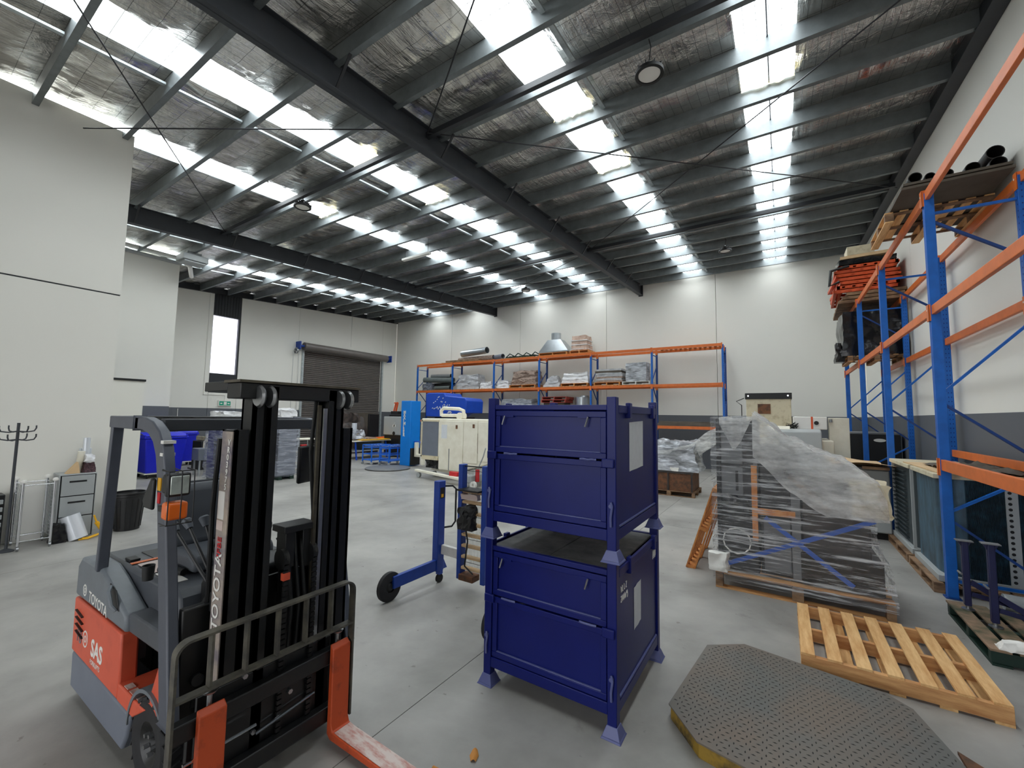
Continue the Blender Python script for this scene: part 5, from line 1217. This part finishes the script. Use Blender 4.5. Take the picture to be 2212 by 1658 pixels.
jack(1.98, 6.05, .82, 'navy jack stand farthest right on the green pallet')
single('rag', G().blob(1.50, 1.70, 5.37, 5.50, .141, .20, .025, 9, 10, 121, .3), 'foam', 'white rag lying on the near corner of the green pallet', 'rag')
single('pipe_bundle', G().cyl((1.85, 6.45, .24), (2.46, 6.40, .24), .08, n=16), 'galv', 'ribbed grey drum lying at the back of the green pallet', 'drum')
# ================= left side =================
t = thing('coat_stand', 'dark tubular coat stand with curved hooks by the left wall', 'coat stand', (-9.42, 1.29, 0))
cx, cy = -9.42, 1.29
ob('pole', G().cyl((cx, cy, .04), (cx, cy, 1.84), .017, n=12), 'beam_grey', t)
ob('base', G().lathe((cx, cy, 0), [(0,0),(.085,0),(.085,.012),(.03,.04),(0,.04)], 24), 'beam_grey', t)
for z, a0 in ((1.72, 20), (1.60, 55)):
    for k in range(4):
        a = R(a0+90*k); dx, dy = math.cos(a), math.sin(a); r = .20
        ob('hook', G().tube([(cx, cy, z), (cx+dx*r*.5, cy+dy*r*.5, z-.015), (cx+dx*r*.9, cy+dy*r*.9, z), (cx+dx*r, cy+dy*r, z+.04), (cx+dx*r, cy+dy*r, z+.08)], .009, 8), 'beam_grey', t)
t = thing('wire_trolley', 'chrome wire trolley rack with ball-topped posts beside the coat stand', 'trolley', (-9.56, 1.54, 0))
for x in (-9.80, -9.31):
    for y in (1.38, 1.70):
        o = ob('post', G().cyl((x, y, .07), (x, y, .97), .016, n=12), 'chrome', t)
        ob('knob', G().lathe((x, y, .97), [(0,-.01),(.03,0),(.034,.02),(.026,.04),(0,.048)], 14), 'white', o)
        ob('caster', G().lathe((x, y, .028), [(0,-.012),(.028,-.012),(.028,.012),(0,.012)], 14, 'y').box(x-.008, x+.008, y-.016, y+.016, .03, .07), 'steel', o)
for y in (1.38, 1.70):
    g = G()
    for k in range(16): g.cyl((-9.80, y, .15+k*.052), (-9.31, y, .15+k*.052), .003, n=4)
    for k in range(7): g.cyl((-9.75+k*.065, y, .15), (-9.75+k*.065, y, .93), .003, n=4)
    ob('wire_mesh', g, 'chrome', t, kind='stuff')
for x in (-9.80, -9.31):
    for z in (.13, .93): ob('rail', G().cyl((x, 1.38, z), (x, 1.70, z), .007, n=8), 'chrome', t)
single('white_cupboard', G().box(-9.98, -9.88, 1.36, 1.74, .12, .92).box(-9.98, -9.89, 1.36, 1.74, .0, .12), 'white', 'low white cupboard against the left wall behind the wire trolley', 'cupboard', bevel=.01)
t = thing('paper_sorter', 'dark grey slotted paper tray unit at the left edge', 'tray unit', (-9.8, 1.15, 0))
ob('casing', G().box(-9.97, -9.68, .95, 1.27, 0, .78), 'mach_dark', t, bevel=.01)
for k in range(6): ob('tray', G().box(-9.70, -9.64, .97, 1.25, .10+k*.11, .16+k*.11), 'cabinet_grey', t, bevel=.004)
t = thing('filing_cabinet', 'grey metal filing cabinet with three drawers against the left wall', 'filing cabinet', (-9.76, 2.0, 0))
ob('body', G().box(-9.98, -9.575, 1.79, 2.22, .0, 1.02), 'cabinet_grey', t, bevel=.008)
for k in range(3):
    o = ob('drawer', G().box(-9.575, -9.555, 1.815, 2.195, .03+k*.325, .34+k*.325), 'cabinet_grey', t, bevel=.004)
    ob('handle_recess', G().box(-9.556, -9.552, 1.90, 2.10, .235+k*.325, .262+k*.325), 'black', o)
ob('drawer_gap', G().box(-9.576, -9.5735, 1.80, 2.21, .02, 1.0), 'kick', t)
single('paper_wedge', G().prism([(1.86,1.022),(2.02,1.022),(1.99,1.20),(1.93,1.12)], -9.72, -9.60, 'x'), 'ply', 'cream folded paper standing on the filing cabinet', 'paper')
single('paper_roll', G().cyl((-9.78, 2.03, 1.022), (-9.76, 2.05, 1.36), .045, n=16), 'cream', 'cream paper roll standing on the filing cabinet', 'roll')
single('foil_roll', G().cyl((-9.85, 2.12, 1.022), (-9.85, 2.12, 1.58), .045, n=16), 'roll_white', 'tall silver roll standing behind the others on the filing cabinet', 'roll')
single('patterned_bag', G().blob(-9.80, -9.62, 2.05, 2.21, 1.022, 1.18, .03, 9, 10, 131, .3), 'hat', 'dark red and black patterned cloth bundle on the filing cabinet', 'cloth')
single('carton', G().box(-9.97, -9.90, 2.06, 2.2, 1.022, 1.40), 'paper', 'pale box behind the rolls on the filing cabinet', 'box', bevel=.004)
single('film_bag', G().blob(-9.78, -9.66, 2.07, 2.2, 1.19, 1.30, .03, 9, 8, 132, .3), 'bag_white', 'crumpled clear plastic bag on top of the patterned bundle', 'bag')
single('foil_cylinder', G().pipe((-9.42, 2.03, .02), (-9.50, 1.93, .38), .115, .01, 28), 'roll_white', 'wide shiny white roll leaning in front of the filing cabinet', 'roll')
single('black_sack', G().blob(-9.53, -9.37, 1.72, 1.88, 0, .28, .03, 8, 10, 133, .2), 'bag_black', 'small black sack on the floor between wire trolley and filing cabinet', 'bag')
single('yellow_strap', G().tube([(-9.35, 2.02, .012), (-9.3, 2.12, .02), (-9.36, 2.22, .03), (-9.42, 2.30, .05), (-9.46, 2.26, .03), (-9.4, 2.14, .012), (-9.33, 2.06, .03)], .012, 6), 'rope_yellow', 'yellow strap lying on the floor under the shiny white roll', 'strap')
single('yellow_tool', G().cyl((-9.50, 2.33, .06), (-9.47, 2.24, .22), .028, n=12).cyl((-9.47, 2.24, .22), (-9.46, 2.2, .34), .012, n=8), 'rope_yellow', 'yellow-handled tool leaning beside the black bin', 'tool')
t = thing('waste_bin', 'round black plastic waste bin at the end of the left wall', 'bin', (-9.60, 2.66, 0))
c = (-9.60, 2.66, 0)
ob('tub', G().lathe(c, [(0,.01),(.165,.01),(.17,0),(.215,.56),(.225,.57),(.225,.60),(.215,.60),(.205,.56),(.165,.02),(0,.02)], 32), 'mach_dark', t)
g = G()
for k in range(16):
    a = 2*math.pi*k/16; g.beam((c[0]+.175*math.cos(a), c[1]+.175*math.sin(a), .04), (c[0]+.212*math.cos(a), c[1]+.212*math.sin(a), .52), .012, .012)
ob('ribs', g, 'mach_dark', t, kind='stuff')
ob('rim', G().lathe(c, [(.222,.60),(.236,.61),(.236,.635),(.218,.635),(.218,.60)], 32), 'mach_dark', t)
for s_ in (-1, 1): ob('handle', G().box(c[0]-.04, c[0]+.04, c[1]+s_*.235-.02, c[1]+s_*.235+.02, .55, .60), 'mach_dark', t, bevel=.01)

# ================= wheelie bins =================
def bigbin(x0, x1, y0, y1, h, label):
    t = thing('wheelie_bin', label, 'wheelie bin', ((x0+x1)/2, (y0+y1)/2, 0))
    ob('tub', G().frust(x0+.08, x1-.08, y0+.08, y1-.08, .16, x0, x1, y0, y1, h-.16), 'bin_blue', t, bevel=.03)
    ob('rim', G().box(x0-.03, x1+.03, y0-.03, y1+.03, h-.16, h-.11), 'bin_blue', t, bevel=.01)
    g = G().grid(lambda u, v: (x0-.02+(x1-x0+.04)*u, y0-.02+(y1-y0+.04)*v, h-.11+.13*math.sin(math.pi*(.15+.8*u))), 12, 2)
    ob('lid', g, 'bin_blue', t)
    for yy in (y0, y1): ob('lid_side', G().box(x0, x1, yy-.01, yy+.01, h-.11, h-.05), 'bin_blue', t)
    ob('trim', G().box(x0+.05, x1-.05, y0+.05, y1-.05, .13, .16), 'cream', t)
    for x in (x0+.14, x1-.14):
        for y in (y0+.14, y1-.14): ob('wheel', G().lathe((x, y, .075), [(0,-.02),(.075,-.02),(.075,.02),(0,.02)], 18, 'y').box(x-.015, x+.015, y-.03, y+.03, .08, .14), 'black', t)
bigbin(-17.0, -16.0, 4.70, 5.75, 1.36, 'big bright blue wheelie bin just right of the white partition')
bigbin(-19.55, -18.95, 6.55, 7.15, 1.32, 'smaller bright blue bin farther back beside the big one')

# ================= grey bench machine and clutter =================
t = thing('bench_grinder_cabinet', 'grey-green box machine on legs behind the forklift guard', 'machine', (-15.9, 6.15, 0))
ob('case', G().box(-16.15, -15.65, 5.95, 6.45, .48, .86), 'side_grey', t, bevel=.02)
for x in (-16.1, -15.72):
    for y in (6.0, 6.38): ob('leg', G().box(x, x+.04, y, y+.04, 0, .48), 'cabinet_grey', t)
ob('arm', G().tube([(-15.9,6.2,.86),(-15.9,6.2,1.05),(-15.7,6.3,1.18)], .04, 8), 'cream', t); ob('arm', G().blob(-15.85, -15.6, 6.2, 6.5, 1.1, 1.3, .03, 7, 8, 141), 'cream', t)
for z in (.62, .74): ob('button', G().cyl((-15.65, 6.34, z), (-15.64, 6.34, z), .02, n=10), 'black', t)
single('dark_cabinet', G().box(-17.9, -17.2, 6.6, 7.3, 0, 1.0), 'mach_dark', 'dark cabinet standing between the blue bin and the grey box machine', 'cabinet', bevel=.02)
single('beige_tray', G().box(-17.9, -16.5, 6.7, 7.5, 1.02, 1.10).box(-17.9, -16.5, 6.7, 6.74, 1.1, 1.16), 'cream_dirty', 'long beige tray on top of the dark cabinet', 'tray', bevel=.006)
single('paper_stack', G().box(-17.3, -16.95, 6.9, 7.2, 1.105, 1.3), 'white', 'small white pack standing in the beige tray', 'box', bevel=.01)

def wrapped(x0, x1, y0, y1, h, core, label, sub, top=None):
    t = thing('wrapped_machine', label, 'wrapped machine', ((x0+x1)/2, (y0+y1)/2, 0))
    ob('body', G().box(x0+.05, x1-.05, y0+.05, y1-.05, .12, h-.04), core, t, bevel=.02)
    ob('dark_panel', G().box(x0+(x1-x0)*.5, x1-.08, y0+.035, y0+.05, .5, h-.35), 'mach_dark', t, bevel=.02)
    ob('skid', G().box(x0+.05, x1-.05, y0+.08, y0+.2, 0, .12).box(x0+.05, x1-.05, y1-.2, y1-.08, 0, .12), 'green_dark', t)
    ob('stretch_film', G().blob(x0, x1, y0, y1, .10, h, .035, 2.2, 22, sub, 0, 4), 'film_blue', t, ang=180, label='bluish stretch film')
wrapped(-14.35, -13.35, 5.6, 6.35, 1.56, 'crate_blue', 'film-wrapped blue machine left of the forklift mast', 151)
single('wrapped_pack', G().blob(-14.3, -13.4, 5.62, 6.3, 1.57, 2.04, .05, 3, 12, 152, .1, 3), 'bag_white', 'white wrapped pack on top of the blue wrapped machine', 'wrapped pack')
wrapped(-13.45, -12.85, 6.95, 7.6, 1.78, 'side_grey', 'grey film-wrapped machine seen through the forklift mast', 153)
single('wrapped_pack', G().blob(-13.42, -12.88, 6.98, 7.55, 1.80, 2.18, .05, 3, 12, 154, .2, 3), 'bag_white', 'white wrapped pack on top of the grey wrapped machine', 'wrapped pack')
t = thing('tool_bench', 'beige shelf bench with red boxes seen through the forklift mast', 'bench', (-14.3, 8.6, 0))
for z in (.30, .72, 1.15): ob('shelf', G().box(-14.65, -14.0, 8.25, 9.0, z-.04, z), 'cream', t, bevel=.006)
for x in (-14.63, -14.05):
    for y in (8.27, 8.95): ob('leg', G().box(x, x+.03, y, y+.03, 0, 1.11), 'cabinet_grey', t)
ob('apron', G().box(-14.62, -14.0, 8.27, 8.29, .02, .27), 'cream', t)
for z in (.30, .72):
    ob('red_box', G().box(-14.05, -13.97, 8.35, 8.55, z+.05, z+.24), 'red', t, bevel=.01); ob('red_box', G().box(-14.05, -13.97, 8.62, 8.75, z+.05, z+.2), 'mach_grey', t, bevel=.01)

# ================= bench, tarp and printer clutter under the shutter =================
t = thing('work_table', 'long table with yellow-topped board and blue trestle legs by the shutter', 'table', (-16.3, 13.0, 0))
ob('table_top', G().box(-17.1, -15.9, 11.9, 14.0, .80, .85), 'cream', t, bevel=.006); ob('yellow_board', G().box(-17.0, -15.85, 12.3, 13.9, .852, .89), 'rope_yellow', t, bevel=.004)
ob('under_shelf', G().box(-17.0, -16.0, 12.0, 13.9, .36, .40), 'cabinet_grey', t)
for y in (12.1, 13.8):
    for x, d in ((-16.95, -.12), (-16.05, .12)): ob('leg', G().beam((x, y, .80), (x+d, y, 0), .06, .04), 'hopper_blue', t)
ob('dark_drawers', G().box(-16.8, -16.1, 12.6, 13.6, .41, .78), 'louvre', t)
single('wrapped_motor', G().blob(-16.8, -16.1, 12.0, 12.7, .90, 1.30, .07, 5, 12, 161, .2), 'foil_wrap', 'silvery crumpled bag on the left end of the long table', 'bag')
single('foil_tube', G().cyl((-16.5, 12.35, 1.28), (-16.5, 12.35, 1.62), .11, n=16), 'roll_white', 'white tube standing up out of the silvery bag', 'tube')
single('orange_clamp', G().beam((-16.4, 13.4, .91), (-16.1, 13.75, .95), .08, .07), 'orange_lamp', 'orange hand tool on the right end of the long table', 'tool', bevel=.01)
single('flat_cartons', G().box(-16.8, -16.0, 12.72, 13.3, .892, .93).box(-16.75, -16.05, 12.75, 13.25, .931, .96), 'hessian', 'two flat brown packs lying on the long table', 'pack')
single('tarpaulin', G().blob(-19.6, -18.6, 12.9, 15.0, 0, 2.05, .18, 1.6, 18, 162, .45), 'tarp', 'heap under a dark brown tarpaulin before the roller shutter', 'tarpaulin')
single('timber_sheets', G().box(-20.9, -20.75, 13.4, 16.8, 0, 2.1), 'cardboard_dark', 'brown boards leaning upright against the roller shutter', 'boards', bevel=.01)
single('dark_partition', G().box(-18.05, -17.95, 14.3, 14.95, 0, 2.05), 'mach_dark', 'dark upright panel beside the grey monitor cabinet', 'panel', bevel=.01)
t = thing('monitor_cabinet', 'dark cabinet with large grey monitor back bearing a white fruit emblem', 'cabinet', (-15.9, 14.1, 0))
ob('cabinet', G().box(-16.45, -15.2, 14.05, 14.7, .1, 1.05), 'mach_dark', t, bevel=.01)
ob('back_panel', G().box(-16.45, -15.2, 13.98, 14.05, 1.06, 1.94), 'cabinet_grey', t, bevel=.03)
ob('emblem', G().lathe((-15.72, 13.972, 1.50), [(0,0),(.075,0),(.075,.006),(0,.006)], 20, 'y').lathe((-15.66, 13.972, 1.50), [(0,0),(.07,0),(.07,.006),(0,.006)], 20, 'y').prism([(-15.69,1.59),(-15.66,1.66),(-15.62,1.67),(-15.65,1.60)], 13.972, 13.978), 'white', t)
ob('cable_port', G().lathe((-15.7, 13.972, 1.14), [(0,0),(.09,0),(.09,.006),(0,.006)], 20, 'y'), 'black', t)
single('printer', G().box(-16.2, -15.5, 14.1, 14.6, 1.945, 2.03).box(-16.1, -15.6, 14.1, 14.55, 2.05, 2.20), 'black', 'flat black printer on top of the monitor cabinet', 'printer', bevel=.01)
single('orange_bracket', G().beam((-16.0, 14.2, 2.205), (-15.92, 14.25, 2.62), .08, .05).beam((-15.85, 14.2, 2.205), (-15.8, 14.25, 2.62), .08, .05).beam((-15.98, 14.2, 2.6), (-15.74, 14.2, 2.62), .05, .05), 'barrier_orange', 'orange bracket standing on the black printer', 'bracket')

# flat trolleys
def ptrolley(x, y, label):
    t = thing('tube_trolley', label, 'trolley', (x, y, 0), 'blue tube trolleys')
    w, d, h = .55, .95, .80
    for a in (x, x+w):
        for b_ in (y, y+d):
            o = ob('post', G().cyl((a, b_, .12), (a, b_, h if b_ == y else h-.05), .028, n=8), 'trolley_blue', t)
            ob('wheel', G().lathe((a, b_, .06), [(0,-.018),(.06,-.018),(.06,.018),(0,.018)], 18, 'x'), 'cabinet_grey', o)
    for z in (.18, .42, h-.12, h-.02):
        ob('rail', G().tube([(x,y,z),(x+w,y,z),(x+w,y+d,z),(x,y+d,z),(x,y,z)], .02, 6), 'trolley_blue', t)
    for k in range(6): ob('cross_tube', G().cyl((x, y+.08+k*.16, h-.05), (x+w, y+.08+k*.16, h-.05), .016, n=8), 'galv', t)
    ob('deck', G().box(x, x+w, y, y+d, .17, .19), 'trolley_blue', t)
ptrolley(-14.55, 11.35, 'blue tube trolley with roller bars, the one farther left')
ptrolley(-13.75, 11.55, 'blue tube trolley with roller bars, the one nearer the tall blue mast')
# stretch-wrapper: round turntable and tall blue mast
t = thing('wrapper_turntable', 'thin round steel turntable lying on the floor before the tall blue mast', 'turntable', (-12.55, 10.95, 0))
ob('disc', G().lathe((-12.55, 10.95, 0), [(0,.055),(.80,.055),(.82,.045),(.82,.02),(0,.02)], 48), 'mach_grey', t); ob('base_ring', G().lathe((-12.55, 10.95, 0), [(0,0),(.7,0),(.7,.019),(0,.019)], 32), 'rust', t)
t = thing('wrapper_mast', 'tall bright blue wrapping-machine mast with white vertical lettering', 'machine', (-12.6, 12.2, 0))
ob('column', G().box(-12.95, -12.40, 11.88, 12.42, .03, 2.60), 'sky_blue', t, bevel=.015)
ob('column_edge', G().box(-12.41, -12.392, 11.92, 12.38, .9, 2.58), 'sky_blue', t)
ob('drive_bay', G().box(-12.40, -12.35, 11.90, 12.40, .05, .72), 'black', t, bevel=.01)
ob('film_arm', G().box(-12.33, -12.21, 12.05, 12.2, .45, .95).box(-12.33, -11.85, 12.05, 12.2, .38, .50).box(-11.98, -11.85, 12.05, 12.2, .08, .40), 'cream', t, bevel=.02)
ob('carriage_rail', G().tube([(-12.39,12.1,.98),(-12.1,12.1,1.0),(-12.0,12.1,.9)], .02, 6), 'hopper_blue', t)
for k, ch in enumerate('MAXIMISER'): text(ch, .17, (-12.81, 11.876, 2.08-.112*k), (1,0,0), (0,0,1), 'white', t, bold=.008)
# blue hopper machine
t = thing('blue_press', 'big scuffed blue machine hood with white scribbled lettering behind the cream machine', 'machine', (-12.2, 14.6, 0))
ob('hood', G().prism([(-13.65,1.98),(-13.68,3.0),(-13.55,3.05),(-12.6,3.04),(-12.5,2.90),(-11.4,2.80),(-11.3,2.68),(-11.32,2.15),(-11.9,2.12),(-12.2,1.95)], 14.0, 15.2), 'hopper_blue', t, bevel=.03)
ob('stand', G().box(-13.3, -11.6, 14.2, 15.0, .02, 1.97), 'mach_dark', t, bevel=.02)
g = G(); rnd = random.Random(8)
def wr(p): g.tube([(a, 13.992, b_) for a, b_ in p], .02, 4)
wr([(-13.05,2.35),(-12.95,2.42),(-12.9,2.30),(-12.8,2.42),(-12.75,2.32)]); wr([(-12.7,2.3),(-12.62,2.48),(-12.6,2.3),(-12.5,2.5),(-12.52,2.32)]); wr([(-12.45,2.4),(-12.35,2.52),(-12.4,2.38)])
wr([(-12.35,2.15),(-12.1,2.18),(-12.3,2.02),(-12.12,2.04)]); wr([(-12.3,2.2),(-12.15,2.2)])
for k in range(16):
    a, b_ = rnd.uniform(-13.3,-11.7), rnd.uniform(2.15,2.85); wr([(a,b_),(a+.04,b_+.03)])
ob('lettering', g, 'white', t, kind='stuff')
# cream machine on a pallet jack
t = thing('cream_machine', 'cream cabinet machine with grey window, standing behind the blue lifter', 'machine', (-8.9, 10.8, .28))
ob('cabinet', G().prism([(-10.28,.78),(-10.28,1.86),(-10.22,1.93),(-7.45,1.93),(-7.40,1.86),(-7.40,.62),(-7.6,.55),(-8.6,.27),(-9.42,.27),(-9.42,.60),(-10.1,.60)], 10.32, 11.5), 'cream', t, bevel=.02)
ob('window_panel', G().box(-10.18, -9.47, 10.30, 10.33, .70, 1.84), 'side_grey', t, bevel=.01, label='hazy grey window panel')
ob('window_frame', G().box(-10.22, -10.17, 10.29, 10.32, .66, 1.88).box(-10.22, -9.44, 10.29, 10.32, 1.83, 1.88).box(-10.22, -9.44, 10.29, 10.32, .66, .71), 'cream_dirty', t)
ob('door', G().box(-9.42, -8.42, 10.295, 10.32, .30, 1.86), 'cream', t, bevel=.008); ob('door', G().box(-8.40, -7.85, 10.295, 10.32, .58, 1.86), 'cream', t, bevel=.008); ob('door', G().box(-7.83, -7.45, 10.295, 10.32, .66, 1.86), 'cream', t, bevel=.008)
ob('notice', G().box(-9.32, -9.08, 10.29, 10.295, 1.30, 1.74), 'paper', t)
for x, z in ((-8.68, 1.68), (-8.0, 1.72)): ob('latch', G().box(x-.04, x+.04, 10.28, 10.296, z-.06, z+.06), 'rust', t, bevel=.01)
ob('rust_run', G().box(-7.845, -7.835, 10.292, 10.296, .9, 1.5), 'rust', t)
ob('vertical_trim', G().box(-8.99, -8.965, 10.285, 10.296, .30, .98), 'mach_grey', t)
ob('underside_works', G().blob(-10.1, -9.44, 10.4, 11.3, .30, .60, .09, 7, 12, 171), 'mach_dark', t, smooth=False)
ob('tray_lip', G().box(-10.15, -9.44, 10.26, 10.40, .58, .66), 'cream_dirty', t)
ob('arm_head', G().tube([(-9.7,10.7,2.02),(-9.72,10.7,2.20),(-9.6,10.7,2.28),(-8.95,10.7,2.26),(-8.75,10.7,2.2),(-8.72,10.7,1.95)], .06, 10).tube([(-9.68,10.7,2.04),(-8.95,10.7,2.04)], .06, 10), 'cream', t)
ob('arm_motor', G().cyl((-8.85, 10.6, 2.02), (-8.85, 10.85, 2.02), .12, n=16), 'cream', t)
t = thing('pallet_jack', 'cream pallet jack under the cream machine', 'pallet jack', (-8.8, 10.4, 0))
ob('fork', G().beam((-10.25, 10.15, .22), (-7.7, 9.55, .20), .14, .07), 'cream', t, bevel=.01); ob('fork', G().beam((-10.1, 10.75, .22), (-7.55, 10.15, .20), .14, .07), 'cream', t, bevel=.01)
for x, y in ((-10.1, 10.12), (-9.95, 10.7)): ob('load_wheel', G().lathe((x, y, .08), [(0,-.04),(.08,-.04),(.08,.04),(0,.04)], 16, 'y'), 'cabinet_grey', t)
ob('crosshead', G().box(-7.75, -7.45, 9.5, 10.2, .14, .34), 'cabinet_grey', t, bevel=.02)
ob('steer_wheel', G().lathe((-7.35, 9.50, .10), [(.04,-.04),(.10,-.04),(.10,.04),(.04,.04),(.04,-.04)], 20, 'y'), 'white', t)
ob('pump', G().cyl((-7.4, 9.75, .16), (-7.4, 9.75, .5), .06, n=12), 'red', t)
ob('red_guard', G().blob(-8.45, -8.15, 9.72, 9.86, .24, .36, .02, 8, 6, 172), 'red', t)
ob('tow_handle', G().tube([(-7.4,9.75,.5),(-7.1,9.6,.9),(-6.95,9.5,1.15)], .018, 8), 'cabinet_grey', t)
